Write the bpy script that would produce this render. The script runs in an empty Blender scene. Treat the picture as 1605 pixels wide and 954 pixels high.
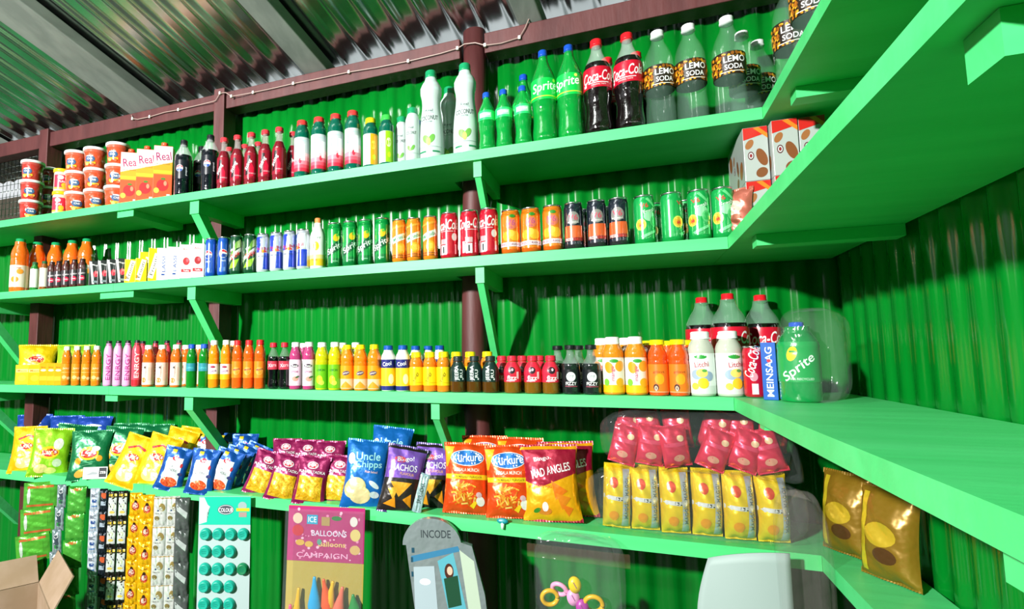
import bpy, bmesh, math, random
from mathutils import Vector, Matrix
random.seed(7)
SC = bpy.context.scene
COL = SC.collection
EYE = 1.6                      # height of the lens above the floor
# ---------------------------------------------------------------- camera
FOC = 864.7
RV = Vector((0.92822481, 0.37193679, -0.00785731)).normalized()
FW = Vector((-0.36965662, 0.92449959, 0.0930295)).normalized()
UV_ = RV.cross(FW).normalized()
cam = bpy.data.cameras.new('camera'); co = bpy.data.objects.new('camera', cam); COL.objects.link(co)
co.matrix_world = Matrix(((RV.x, UV_.x, -FW.x, 0), (RV.y, UV_.y, -FW.y, 0), (RV.z, UV_.z, -FW.z, EYE), (0, 0, 0, 1)))
cam.sensor_width = 36; cam.lens = FOC / 1605 * 36
cam.shift_x = (802.5 - 636) / 1605; cam.shift_y = 0.0
cam.clip_start = .02
SC.camera = co
# ---------------------------------------------------------------- light
SC.view_settings.view_transform = 'Standard'; SC.view_settings.look = 'None'
SC.view_settings.gamma = 1; SC.view_settings.use_curve_mapping = False
SC.view_settings.exposure = 0.25
w = bpy.data.worlds.new('daylight'); SC.world = w; w.use_nodes = True
w.node_tree.nodes['Background'].inputs[0].default_value = (.93, .97, 1, 1)
w.node_tree.nodes['Background'].inputs[1].default_value = .75
def area(name, loc, target, sx, sy, power, col=(1, 1, 1)):
    l = bpy.data.lights.new(name, 'AREA'); l.shape = 'RECTANGLE'; l.size = sx; l.size_y = sy
    l.energy = power; l.color = col
    o = bpy.data.objects.new(name, l); COL.objects.link(o); o.location = loc
    o.rotation_euler = (Vector(target) - Vector(loc)).to_track_quat('-Z', 'Y').to_euler(); return o
area('shop_lamp', (-2.0, -2.2, EYE + 1.25), (-.6, 1.8, EYE + .1), .16, .16, 345, (1, .99, .96))
area('front_fill_light', (.2, -3.0, EYE + 1.2), (-.4, 1.8, EYE), 2.0, .8, 10, (.93, .97, 1))  # added soft fill from behind the camera; the front wall has no opening
SC.cycles.max_bounces = 8; SC.cycles.transparent_max_bounces = 16
SC.cycles.caustics_reflective = False; SC.cycles.caustics_refractive = False
SC.cycles.sample_clamp_indirect = 6
# ---------------------------------------------------------------- helpers
def lin(h):
    c = ((h >> 16) & 255, (h >> 8) & 255, h & 255)
    return tuple(((v / 255 / 12.92) if v / 255 <= .04045 else ((v / 255 + .055) / 1.055) ** 2.4) for v in c) + (1,)
_M = {}
def M(h, kind='plastic'):
    k = (h, kind)
    if k in _M: return _M[k]
    m = bpy.data.materials.new('%s_%06x' % (kind, h)); m.use_nodes = True
    nt = m.node_tree; b = nt.nodes['Principled BSDF']; I = b.inputs
    I['Base Color'].default_value = lin(h)
    P = dict(plastic=dict(Roughness=.35), paper=dict(Roughness=.6), gloss=dict(Roughness=.12),
             print=dict(Roughness=.28), matt=dict(Roughness=.9), foil=dict(Roughness=.3, Metallic=.35),
             metal=dict(Roughness=.22, Metallic=1.0), can=dict(Roughness=.2, Metallic=.25),
             juice=dict(Roughness=.1), liquid=dict(Roughness=.06), clear=dict(Roughness=.05),
             film=dict(Roughness=.12), water=dict(Roughness=.05), rubber=dict(Roughness=.3), card=dict(Roughness=.8))[kind]
    for a, v in P.items(): I[a].default_value = v
    if kind == 'can': I['Coat Weight'].default_value = .6
    if kind == 'juice': I['Coat Weight'].default_value = .8; I['Coat Roughness'].default_value = .05
    if kind == 'liquid': I['Transmission Weight'].default_value = .45; I['IOR'].default_value = 1.35; I['Coat Weight'].default_value = 1
    if kind == 'clear': I['Alpha'].default_value = .34; I['IOR'].default_value = 1.45; I['Coat Weight'].default_value = 1; I['Coat Roughness'].default_value = .03
    if kind == 'water': I['Alpha'].default_value = .09; I['Coat Weight'].default_value = 1; I['Coat Roughness'].default_value = .03
    if kind == 'film':
        I['Alpha'].default_value = .1; I['Coat Weight'].default_value = 1
    if kind in ('foil', 'film', 'liquid', 'clear', 'juice', 'water'):
        tc = nt.nodes.new('ShaderNodeTexCoord'); n = nt.nodes.new('ShaderNodeTexNoise'); bp = nt.nodes.new('ShaderNodeBump')
        n.inputs['Scale'].default_value = {'foil': 28, 'film': 22}.get(kind, 55)
        bp.inputs['Strength'].default_value = {'foil': .5, 'film': .9}.get(kind, .18); bp.inputs['Distance'].default_value = .01
        nt.links.new(tc.outputs['Object'], n.inputs['Vector']); nt.links.new(n.outputs['Fac'], bp.inputs['Height'])
        nt.links.new(bp.outputs['Normal'], I['Normal'])
        if kind == 'water': I['Alpha'].default_value = .09; I['Coat Weight'].default_value = 1; I['Coat Roughness'].default_value = .03
    if kind == 'film': nt.links.new(bp.outputs['Normal'], I['Coat Normal'])
    _M[k] = m; return m
def painted(name, h, h2, rough, scale, stretch=(1, 1, 1), bump=.2, coat=0., metal=0.):
    """paint or wood whose own colour wanders between two tones"""
    m = bpy.data.materials.new(name); m.use_nodes = True; nt = m.node_tree; b = nt.nodes['Principled BSDF']
    tc = nt.nodes.new('ShaderNodeTexCoord'); mp = nt.nodes.new('ShaderNodeMapping'); mp.inputs['Scale'].default_value = stretch
    n = nt.nodes.new('ShaderNodeTexNoise'); n.inputs['Scale'].default_value = scale; n.inputs['Detail'].default_value = 5
    r = nt.nodes.new('ShaderNodeValToRGB'); r.color_ramp.elements[0].position = .38; r.color_ramp.elements[1].position = .62
    r.color_ramp.elements[0].color = lin(h); r.color_ramp.elements[1].color = lin(h2)
    bp = nt.nodes.new('ShaderNodeBump'); bp.inputs['Strength'].default_value = bump; bp.inputs['Distance'].default_value = .01
    L = nt.links.new
    L(tc.outputs['Object'], mp.inputs['Vector']); L(mp.outputs['Vector'], n.inputs['Vector']); L(n.outputs['Fac'], r.inputs['Fac'])
    L(r.outputs['Color'], b.inputs['Base Color']); L(n.outputs['Fac'], bp.inputs['Height']); L(bp.outputs['Normal'], b.inputs['Normal'])
    b.inputs['Roughness'].default_value = rough; b.inputs['Coat Weight'].default_value = coat; b.inputs['Metallic'].default_value = metal
    b.inputs['Coat Roughness'].default_value = .08
    return m
class Mesh:
    """verts, faces and a material per face, linked as ONE object"""
    def __init__(s): s.v = []; s.f = []; s.m = []; s.mats = []; s.sm = []
    def mi(s, m):
        if m not in s.mats: s.mats.append(m)
        return s.mats.index(m)
    def add(s, v, f, m, smooth=True):
        o = len(s.v); s.v += [tuple(p) for p in v]
        for i, q in enumerate(f):
            s.f.append(tuple(k + o for k in q)); s.sm.append(smooth)
            s.m.append(s.mi(m[i] if isinstance(m, list) else m))
        return s
    def box(s, x0, x1, y0, y1, z0, z1, m, T=None):
        v = [(x, y, z) for z in (z0, z1) for y in (y0, y1) for x in (x0, x1)]
        if T: v = [T @ Vector(p) for p in v]
        return s.add(v, [(0, 2, 3, 1), (4, 5, 7, 6), (0, 1, 5, 4), (1, 3, 7, 5), (3, 2, 6, 7), (2, 0, 4, 6)], m, False)
    def lathe(s, prof, m, seg=24, knurl=0, x=0, y=0, zmat=None, sx=1, sy=1, caps=True):
        v = []; f = []; mm = []
        for j, (z, r) in enumerate(prof):
            for i in range(seg):
                a = 2 * math.pi * i / seg; k = r * (1 - knurl * (i % 2))
                v.append((x + k * math.sin(a) * sx, y - k * math.cos(a) * sy, z))
        for j in range(len(prof) - 1):
            for i in range(seg):
                i2 = (i + 1) % seg
                f.append((j * seg + i, j * seg + i2, (j + 1) * seg + i2, (j + 1) * seg + i))
                mm.append(zmat((prof[j][0] + prof[j + 1][0]) / 2) if zmat else m)
        if caps:
            f.append(tuple(range(seg - 1, -1, -1))); mm.append(zmat(prof[0][0]) if zmat else m)
            f.append(tuple(range((len(prof) - 1) * seg, len(prof) * seg))); mm.append(zmat(prof[-1][0]) if zmat else m)
        return s.add(v, f, mm)
    def tube(s, pts, r, m, seg=8):
        pts = [Vector(p) for p in pts]; v = []; f = []
        for j, p in enumerate(pts):
            d = (pts[min(j + 1, len(pts) - 1)] - pts[max(j - 1, 0)]).normalized()
            a = d.orthogonal().normalized() if j == 0 else (a - d * a.dot(d)).normalized()
            b = d.cross(a); rr = r[j] if isinstance(r, (list, tuple)) else r
            for i in range(seg):
                t = 2 * math.pi * i / seg; v.append(p + a * (math.cos(t) * rr) + b * (math.sin(t) * rr))
        for j in range(len(pts) - 1):
            for i in range(seg):
                i2 = (i + 1) % seg; f.append((j * seg + i, j * seg + i2, (j + 1) * seg + i2, (j + 1) * seg + i))
        f.append(tuple(range(seg - 1, -1, -1))); f.append(tuple(range((len(pts) - 1) * seg, len(pts) * seg)))
        return s.add(v, f, m)
    def build(s, name, parent=None, bevel=0):
        me = bpy.data.meshes.new(name); me.from_pydata(s.v, [], s.f)
        for m in s.mats: me.materials.append(m)
        for p, mi, sm in zip(me.polygons, s.m, s.sm): p.material_index = mi; p.use_smooth = sm
        me.update()
        if bevel:
            bm = bmesh.new(); bm.from_mesh(me)
            bmesh.ops.bevel(bm, geom=[e for e in bm.edges if e.calc_length() > bevel * 2.5], offset=bevel, segments=2, affect='EDGES', profile=.5)
            bm.to_mesh(me); bm.free()
        o = bpy.data.objects.new(name, me); COL.objects.link(o)
        if parent: o.parent = parent
        return o
def tag(o, label=None, cat=None, group=None, kind=None):
    if label: o['label'] = label
    if cat: o['category'] = cat
    if group: o['group'] = group
    if kind: o['kind'] = kind
    return o
def empty(name): o = bpy.data.objects.new(name, None); COL.objects.link(o); o.empty_display_size = .03; return o
def copy_tree(o, parent=None):
    c = o.copy(); COL.objects.link(c); c.parent = parent
    for ch in list(o.children): copy_tree(ch, c)
    return c
# ---------------------------------------------------------------- printing on surfaces
_T = {}
def glyphs(s, bold=0, shear=0, space=1):
    k = (s, bold, shear, space)
    if k not in _T:
        c = bpy.data.curves.new('t', 'FONT'); c.body = s; c.size = 1; c.offset = min(bold, .011); c.shear = shear
        c.space_character = space; c.resolution_u = 3; c.align_x = 'LEFT'
        o = bpy.data.objects.new('t', c); COL.objects.link(o)
        bpy.context.view_layer.update()
        me = o.evaluated_get(bpy.context.evaluated_depsgraph_get()).to_mesh()
        v = [(p.co.x, p.co.y) for p in me.vertices]; f = [tuple(p.vertices) for p in me.polygons]
        bpy.data.objects.remove(o); bpy.data.curves.remove(c)
        x0 = min(p[0] for p in v); x1 = max(p[0] for p in v); y0 = min(p[1] for p in v); y1 = max(p[1] for p in v)
        _T[k] = ([((p[0] - (x0 + x1) / 2), (p[1] - (y0 + y1) / 2)) for p in v], f, x1 - x0, y1 - y0)
    return _T[k]
def prints(me, decals, surf, lim=9, kind='print'):
    """decals in mm on surf(u, v, lift_in_mm) -> point in m
       t: text,u,v,height,colour[,rot,width,bold,shear]  e: u,v,ru,rv,colour[,rot]  r: u,v,w,h,colour[,rot]  p: [(u,v)..],colour"""
    lift = .25; prev = ''
    for n, d in enumerate(decals):
        k = d[0]; lift += .2 if n < 10 else (.012 if k == prev else .3); prev = k
        if k == 't':
            _, txt, u, v, h, colr = d[:6]; rot = d[6] if len(d) > 6 else 0; wd = d[7] if len(d) > 7 else None
            gv, gf, gw, gh = glyphs(txt, d[8] if len(d) > 8 else .02, d[9] if len(d) > 9 else 0)
            sy = h / gh; sx = (wd / gw) if wd else sy
            pv = [(x * sx, y * sy) for x, y in gv]; pf = gf
        elif k == 'e':
            _, u, v, a, b, colr = d[:6]; rot = d[6] if len(d) > 6 else 0
            N = 18; pv = [(a * math.cos(2 * math.pi * i / N), b * math.sin(2 * math.pi * i / N)) for i in range(N)]; pf = [tuple(range(N))]
        elif k == 'r':
            _, u, v, a, b, colr = d[:6]; rot = d[6] if len(d) > 6 else 0
            nx = max(1, int(a / lim)); ny = max(1, int(b / lim / 2))
            pv = [(a * (i / nx - .5), b * (j / ny - .5)) for j in range(ny + 1) for i in range(nx + 1)]
            pf = [(j * (nx + 1) + i, j * (nx + 1) + i + 1, (j + 1) * (nx + 1) + i + 1, (j + 1) * (nx + 1) + i) for j in range(ny) for i in range(nx)]
        else:
            _, pv, colr = d[:3]; u = v = rot = 0; pf = [tuple(range(len(pv)))]
            ar = sum(pv[i][0] * pv[(i + 1) % len(pv)][1] - pv[(i + 1) % len(pv)][0] * pv[i][1] for i in range(len(pv)))
            if ar < 0: pf = [tuple(reversed(pf[0]))]
        c, s = math.cos(rot), math.sin(rot)
        pv = [(u + x * c - y * s, v + x * s + y * c) for x, y in pv]
        bm = bmesh.new(); bv = [bm.verts.new((x, y, 0)) for x, y in pv]
        for q in pf:
            try: bm.faces.new([bv[i] for i in q])
            except ValueError: pass
        if k in 'epr' or (k == 't' and d[4] > 14):
            bmesh.ops.triangulate(bm, faces=bm.faces[:])
            for _ in range(4):
                le = [e for e in bm.edges if e.calc_length() > lim]
                if not le: break
                bmesh.ops.subdivide_edges(bm, edges=le, cuts=1); bmesh.ops.triangulate(bm, faces=bm.faces[:])
        bm.verts.index_update()
        me.add([surf(q.co.x, q.co.y, lift) for q in bm.verts], [[q.index for q in f.verts] for f in bm.faces], M(colr, kind))
        bm.free()
def cyl_surf(rad):
    def f(u, v, o):
        R = rad(v / 1000) + o * .0006; a = u / 1000 / R
        return (R * math.sin(a), -R * math.cos(a), v / 1000)
    return f
def lerp(prof, z):
    for (z0, r0), (z1, r1) in zip(prof, prof[1:]):
        if z <= z1: return r0 + (r1 - r0) * max(0, (z - z0)) / max(1e-9, z1 - z0)
    return prof[-1][1]
# ---------------------------------------------------------------- product builders
SH = dict(
 contour=[(0, .6), (.012, .85), (.04, .96), (.1, 1), (.2, .92), (.3, .9), (.4, .98), (.46, 1), (.64, 1), (.7, .93), (.77, .72), (.83, .52), (.88, .4), (.93, .36)],
 straight=[(0, .7), (.012, .93), (.05, 1), (.66, 1), (.72, .96), (.79, .78), (.85, .55), (.9, .42), (.94, .4)],
 cola=[(0, .7), (.015, .93), (.05, 1), (.22, .98), (.3, .93), (.38, .98), (.62, 1), (.7, .95), (.78, .78), (.86, .5), (.9, .42), (.94, .4)],
 glass=[(0, .85), (.015, .98), (.05, 1), (.55, 1), (.62, .95), (.7, .7), (.77, .5), (.84, .44), (.95, .42)],
 juice=[(0, .88), (.015, .98), (.05, 1), (.6, 1), (.63, .96), (.66, 1), (.72, .99), (.8, .86), (.86, .68), (.9, .62), (.94, .62)],
 squat=[(0, .85), (.02, .98), (.08, 1), (.3, 1), (.42, .97), (.55, 1), (.62, .97), (.7, .86), (.78, .66), (.84, .52), (.9, .5)],
 coco=[(0, .92), (.012, .99), (.05, 1), (.3, .97), (.45, .87), (.55, .76), (.62, .72), (.68, .74), (.75, .86), (.79, .87), (.84, .75), (.88, .55), (.92, .46)],
 tall=[(0, .88), (.015, .98), (.05, 1), (.76, 1), (.81, .93), (.86, .74), (.9, .62), (.94, .6)])
def smooth_prof(shape, H, R, n=30):
    p = SH[shape]; out = []
    zs = sorted(set([q[0] for q in p] + [i / n for i in range(1, n)]))
    # Catmull-Rom between the key points
    for z in zs:
        if z > p[-1][0]: continue
        i = max(k for k in range(len(p)) if p[k][0] <= z + 1e-9)
        if i >= len(p) - 1: out.append((z * H, p[-1][1] * R)); continue
        p0, p1, p2, p3 = p[max(i - 1, 0)], p[i], p[i + 1], p[min(i + 2, len(p) - 1)]
        t = (z - p1[0]) / (p2[0] - p1[0]); m1 = (p2[1] - p0[1]) / max(1e-6, p2[0] - p0[0]) * (p2[0] - p1[0]); m2 = (p3[1] - p1[1]) / max(1e-6, p3[0] - p1[0]) * (p2[0] - p1[0])
        if i == 0 or z < .06: m1 = m2 = p2[1] - p1[1]
        r = (2 * t ** 3 - 3 * t * t + 1) * p1[1] + (t ** 3 - 2 * t * t + t) * m1 + (-2 * t ** 3 + 3 * t * t) * p2[1] + (t ** 3 - t * t) * m2
        out.append((z * H, min(r, 1.0) * R))
    return out
def bottle(name, H, R, shape, body, cap, lab=None, fill=None, bk='liquid', capr=.5, caph=.09, decals=(), top='clear', kind='print', seg=28, topc=0xE8F0F0):
    """lab = (z0, z1, [(share of label height, colour)...]); fill = level of the drink, clear above"""
    root = empty(name); pr = smooth_prof(shape, H, R)
    me = Mesh(); fz = fill if fill else 2
    me.lathe(pr, None, seg, zmat=lambda z: M(body, bk) if z < fz * H else M(topc, top))
    me.build('bottle_body', root)
    nz = pr[-1][0]; cr = R * capr; ch = caph * H
    c = Mesh(); z0 = H - ch
    c.lathe([(min(nz, z0) - .0005, cr * .97), (z0, cr * .97), (z0 + .0005, cr * 1.06), (z0 + ch * .16, cr * 1.06), (z0 + ch * .2, cr), (H - ch * .12, cr), (H, cr * .86), (H + .0004, cr * .3)], M(cap, 'plastic'), 28, knurl=.05)
    c.build('cap', root)
    if lab:
        l = Mesh(); rad = lambda z: lerp(pr, z) + .0007
        za, zb = lab[0] * H, lab[1] * H; n = 14; bands = lab[2]
        def zm(z):
            t = (z - za) / (zb - za); acc = 0
            for sh, c_ in bands:
                acc += sh
                if t <= acc + 1e-6: return M(c_, kind)
            return M(bands[-1][1], kind)
        zs = sorted(set([za + (zb - za) * i / n for i in range(n + 1)] + [za + (zb - za) * sum(b[0] for b in bands[:i]) for i in range(1, len(bands))]))
        l.lathe([(z, rad(z)) for z in zs], None, 36, zmat=zm, caps=False)
        if decals: prints(l, decals, cyl_surf(rad), kind=kind)
        l.build('product_label', root)
    return root
def can(name, H, R, col, decals, bands=None):
    root = empty(name); me = Mesh()
    pr = [(0, R * .78), (.002, R * .84), (H * .05, R), (H * .88, R), (H * .95, R * .9), (H * .965, R * .88)]
    zs = [(z, lerp(pr, z)) for z in sorted(set([q[0] for q in pr] + [H * .05 + H * .83 * i / 16 for i in range(17)]))]
    def zm(z):
        if z < H * .03: return M(0xC9CDD0, 'metal')
        for a, b, c in (bands or []):
            if a <= z / H <= b: return M(c, 'can')
        return M(col, 'can')
    me.lathe(zs, None, 30, zmat=zm)
    prints(me, decals, cyl_surf(lambda z: lerp(pr, z) + .0004), kind='can')
    me.build('can_body', root)
    l = Mesh(); l.lathe([(H * .96, R * .885), (H * .985, R * .93), (H, R * .91), (H - .0002, R * .86), (H * .975, R * .84), (H * .975, R * .1)], M(0xD5D8DA, 'metal'), 30).build('can_lid', root)
    t = Mesh(); t.lathe([(H * .976, R * .3), (H * .985, R * .3)], M(0xC8CCCE, 'metal'), 14, y=-R * .25, sx=.7).build('pull_tab', root)
    return root
def carton(name, W, D, H, col, front=(), left=(), right=(), top=None, cap=None, straw=None, band=()):
    root = empty(name); me = Mesh()
    me.box(-W / 2, W / 2, -D / 2, D / 2, 0, H, M(col, 'print'))
    me_o = me.build('carton_body', root, bevel=.0012)
    pm = Mesh()
    prints(pm, list(front), lambda u, v, o: (u / 1000, -D / 2 - o * .0003, v / 1000))
    if left: prints(pm, list(left), lambda u, v, o: (-W / 2 - o * .0003, -u / 1000, v / 1000))
    if right: prints(pm, list(right), lambda u, v, o: (W / 2 + o * .0003, u / 1000, v / 1000))
    if pm.v:  # the print belongs to the carton's own mesh
        bm = bmesh.new(); bm.from_mesh(me_o.data); tmp = pm.build('p'); base = len(me_o.data.materials)
        for m in tmp.data.materials: me_o.data.materials.append(m)
        k = len(bm.faces); bm.from_mesh(tmp.data); bm.faces.ensure_lookup_table()
        for f in bm.faces[k:]: f.material_index += base
        bm.to_mesh(me_o.data); bm.free(); bpy.data.objects.remove(tmp)
    if cap: Mesh().lathe([(H - .001, .011), (H + .006, .011), (H + .007, .013), (H + .018, .013), (H + .019, .011)], M(cap, 'plastic'), 20, knurl=.06, y=-D * .1).build('screw_cap', root)
    if straw: Mesh().tube([(W * .3, -D / 2 - .003, H * .85), (W * .05, -D / 2 - .003, H * .3)], .002, M(straw, 'film'), 6).build('straw', root)
    return root
def pouch(name, W, H, T, col, decals=(), seal=None, back=None, rnd=0, kind='foil', waist=.1, lobes=1.0):
    """a pillow bag: flat crimped ends, belly between, prints that follow its surface"""
    root = empty(name); rr = random.Random(rnd); ph = [rr.uniform(0, 6.28) for _ in range(6)]
    sh = .011                                   # height of a crimped seal
    def wid(v): t = 2 * v / H - 1; return W * (1 - waist * (1 - t * t))
    def dep(a, t, side):                        # a: -1..1 across, t: -1..1 up
        b = max(0, 1 - abs(a) ** 2.6) ** .55 * max(0, 1 - abs(t) ** 2.8) ** .75
        b *= 1 - .12 * t
        wr = .0022 * math.sin(a * 9 + ph[0] + t * 2) * abs(t) ** 2 * (1 - abs(a) ** 3) + .0016 * math.sin(a * 4 + t * 7 + ph[1]) + .0012 * math.sin(t * 13 + a * 5 + ph[2])
        return side * T / 2 * b * (1.0 if side < 0 else .75) + wr * (1 - a * a) + .0015 * math.sin(a * 6 + ph[3]) * abs(t) ** 8
    def P(u, v, side, o=0):
        w_ = wid(v); a = max(-1, min(1, 2 * u / W)); t = max(-1, min(1, 2 * v / H - 1))
        x = a * w_ / 2
        return (x, dep(a, t, side) + side * o, v)
    me = Mesh(); nx, nz = 20, 26
    for side in (-1, 1):
        v = [P((i / nx - .5) * W, j / nz * H, side) for j in range(nz + 1) for i in range(nx + 1)]
        f = [(j * (nx + 1) + i, j * (nx + 1) + i + 1, (j + 1) * (nx + 1) + i + 1, (j + 1) * (nx + 1) + i) for j in range(nz) for i in range(nx)]
        if side > 0: f = [q[::-1] for q in f]
        me.add(v, f, M(col if side < 0 else (back or col), kind))
    prints(me, list(decals), lambda u, v, o: P(u / 1000, v / 1000, -1, .0003 + o * .00035), lim=10, kind=kind)
    me.build('bag_body', root)
    for z0, nm in ((-sh * .35, 'bottom_seal'), (H - sh * .65, 'top_seal')):
        s = Mesh(); n = 40; v = []
        for j in range(2):
            for i in range(n + 1):
                x = (i / n - .5) * W; wob = .0015 * math.sin(x / W * 12 + ph[3])
                for sd in (-1, 1): v.append((x, wob + .0008 * (i % 2) + sd * .0006, z0 + j * sh + (.0012 * (i % 2) if j == (nm[0] == 't') else 0)))
        q = 2 * (n + 1); f = []
        for i in range(n):
            a = 2 * i; f += [(a, a + 2, a + 2 + q, a + q), (a + 3, a + 1, a + 1 + q, a + 3 + q), (a + q, a + 2 + q, a + 3 + q, a + 1 + q), (a + 1, a + 3, a + 2, a)]
        f += [(0, q, q + 1, 1), (2 * n, 2 * n + 1, 2 * n + 1 + q, 2 * n + q)]
        s.add(v, f, M(seal or col, kind), False).build(nm, root)
    return root
def project(P):
    P = Vector(P) - Vector((0, 0, EYE)); d = P.dot(FW); return 636 + FOC * P.dot(RV) / d, 477 - FOC * P.dot(UV_) / d
def x_at(px, Y, z):
    """X of the point at depth Y and height z (above the floor) seen in column px of the photograph"""
    u = (px - 636) / FOC; q = Vector((0, Y, z - EYE)); a = RV - FW * u
    return -q.dot(a) / a.x
ZA, ZB, ZC, ZD = EYE + .626, EYE + .298, EYE - .110, EYE - .471     # top faces of the four shelves
SHELF = dict(A=ZA, B=ZB, C=ZC, D=ZD)
YF = 1.6                                                             # front edge of the back-wall shelves
LEVEL = dict(A='top shelf', B='second shelf', C='third shelf', D='lowest shelf')
def ordinal(i, n):
    w_ = ['', 'second', 'third', 'fourth', 'fifth', 'sixth', 'seventh', 'eighth']
    if n == 2: return ('left', 'right')[i]
    if i == 0: return 'leftmost'
    if i == n - 1: return 'rightmost'
    if n % 2 and i == n // 2: return 'middle'
    return (w_[i] + ' from left') if i < n / 2 else (w_[n - 1 - i] + ' from right')
NUM = ['', 'one', 'two', 'three', 'four', 'five', 'six', 'seven', 'eight']
def row(proto, shelf, pxs, y, desc, cat, group=None, face=.6, jit=.12, where=None, rots=None, z=0, tilt=None):
    """the first place takes the built thing itself, every other a copy of its tree"""
    n = len(pxs); out = []
    for i, px in enumerate(pxs):
        o = proto if i == 0 and not proto.get('_used') else copy_tree(proto)
        Y = y[i] if isinstance(y, (list, tuple)) else y
        X = x_at(px, Y, SHELF[shelf] + z)
        o.location = (X, Y, SHELF[shelf] + z + .0003)
        rz = math.atan2(-X, Y) * face + (rots[i] if rots else random.uniform(-jit, jit))
        o.rotation_euler = (0, 0, rz)
        if tilt: o.rotation_euler = (tilt[i][0], tilt[i][1], rz)
        lb = desc if n == 1 else '%s, %s of %s,' % (desc.rstrip(','), ordinal(i, n), NUM[n])
        tag(o, lb + ' ' + (where or (LEVEL[shelf] if n > 1 else 'on ' + LEVEL[shelf])), cat, group)
        out.append(o)
    proto['_used'] = 1
    for o in out: o.pop('_used', None)
    proto['_used'] = 1
    USED.append(proto)
    return out
USED = []
# ================================================================ the room
GREEN = painted('gloss_green_sheet', 0x036E1E, 0x057A24, .14, 3, (1, 1, .4), .08, .0)
SHELFP = painted('mint_shelf_paint', 0x48CE76, 0x52D680, .5, 14, (.15, 1, 1), .25)
MAROON = painted('maroon_timber_paint', 0x4E2122, 0x5C2C2C, .55, 22, (1, 1, .2), .35)
ZINC = painted('galvanised_roof', 0xC4CCCA, 0xD4DAD8, .22, 5, (1, .15, 1), .03, 0, 1)
RAFT = painted('grey_rafter_timber', 0x7C837E, 0x8E948E, .7, 18, (1, .2, 1), .3)
CONC = painted('bare_concrete', 0x3E403C, 0x4C4E49, .85, 4, (1, 1, 1), .3)
def sheet(name, P, n, m, kind='structure', thick=.0012):
    """a sheet from point function P(i, j), i along the waves"""
    me = Mesh(); ni, nj = n
    v = [P(i, j) for j in range(nj + 1) for i in range(ni + 1)]
    me.add(v, [(j * (ni + 1) + i, j * (ni + 1) + i + 1, (j + 1) * (ni + 1) + i + 1, (j + 1) * (ni + 1) + i) for j in range(nj) for i in range(ni)], m)
    o = me.build(name); s = o.modifiers.new('thickness', 'SOLIDIFY'); s.thickness = thick; s.offset = 1
    return tag(o, kind=kind)
def wave(s, pitch=.076, amp=.0065):
    t = (s / pitch) % 1
    return amp * math.sin(2 * math.pi * t) + amp * .18 * math.sin(6 * math.pi * t)
def rib(s):
    t = (s / .095) % 1; return -.016 * max(0, 1 - abs(t - .5) / .2) ** .8 if abs(t - .5) < .2 else 0
YW = 1.9; XW = .56; ZT = EYE + 1.13
me = Mesh()
for x0, x1, zt in ((-4.4, -2.655, EYE + .74), (-2.655, XW + .03, ZT - .02)):
    n = int((x1 - x0) / .0076); nz = 14
    v = [(x0 + (x1 - x0) * i / n, YW - wave(x0 + (x1 - x0) * i / n) + .0012 * math.sin(x0 * 3 + i * .05 + j * 1.7), zt * j / nz) for j in range(nz + 1) for i in range(n + 1)]
    me.add(v, [(j * (n + 1) + i, j * (n + 1) + i + 1, (j + 1) * (n + 1) + i + 1, (j + 1) * (n + 1) + i) for j in range(nz) for i in range(n)], GREEN)
o = me.build('wall_back'); s_ = o.modifiers.new('thickness', 'SOLIDIFY'); s_.thickness = .0012; s_.offset = 1; tag(o, kind='structure')
tag(Mesh().box(-6, 1.2, -4, 2.3, -.1, 0, CONC).build('floor'), kind='structure')
DULL = painted('dull_plaster', 0x8C8E86, 0x9A9C94, .9, 3, (1, 1, 1), .1)
tag(Mesh().box(-4.7, 1.0, -3.9, -3.8, 0, 5, DULL).build('wall_front'), kind='structure')
tag(Mesh().box(-4.7, -4.6, -3.8, 1.95, 0, 2.45, DULL).build('wall_left'), kind='structure')
tag(Mesh().box(-9, -2.5, 3.2, 3.3, 0, EYE + 1.45, painted('weathered_boards', 0x6E6250, 0x8A7E6A, .9, 6, (3, 1, .3), .3)).build('wall_outside'), kind='structure')
nR = 720
sheet('wall_right', lambda i, j: (XW + wave(i * .0076), YW - i * .0076, (EYE + 1.16 + .31 * i * .0076) * j / 10), (nR, 10), GREEN)
# roof: lean-to sheets that fall towards the back wall, a little askew to it
RD = Vector((.16, 1, -.31)); RN = Vector((0, .31, 1)).normalized()
R0 = Vector((0, 1.8, EYE + 1.19))
def roofp(i, j):
    return R0 + Vector((-6 + i * .0095, 0, 0)) + RD * (.35 - j * .42) + RN * rib(-6 + i * .0095)
sheet('ceiling', roofp, (960, 14), ZINC)
def rafter(x0, x1, lab):
    a = R0 + RD * .1; b = R0 + RD * -5.2; m_ = Mesh(); v = []
    for p in (a, b):
        for dx, dz in ((x0, -.066), (x1, -.066), (x1, -.014), (x0, -.014)): v.append((p.x + dx + (0), p.y, p.z + dz))
    m_.add(v, [(0, 1, 2, 3), (7, 6, 5, 4), (0, 4, 5, 1), (1, 5, 6, 2), (2, 6, 7, 3), (3, 7, 4, 0)], RAFT, False)
    tag(m_.build('roof_rafter', bevel=.004), lab, 'rafter', 'timber rafters under the metal roof')
rafter(-2.09, -1.91, 'broad grey timber rafter above the stacked food tubs, under the metal roof')
rafter(-1.15, -1.05, 'narrow grey timber rafter crossing above the red-capped bottles, under the metal roof')
rafter(-.3, -.22, 'short visible end of grey rafter right of the round maroon post')
rafter(-3.15, -3.03, 'leftmost grey rafter, in the upper left corner of the photo')
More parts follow.
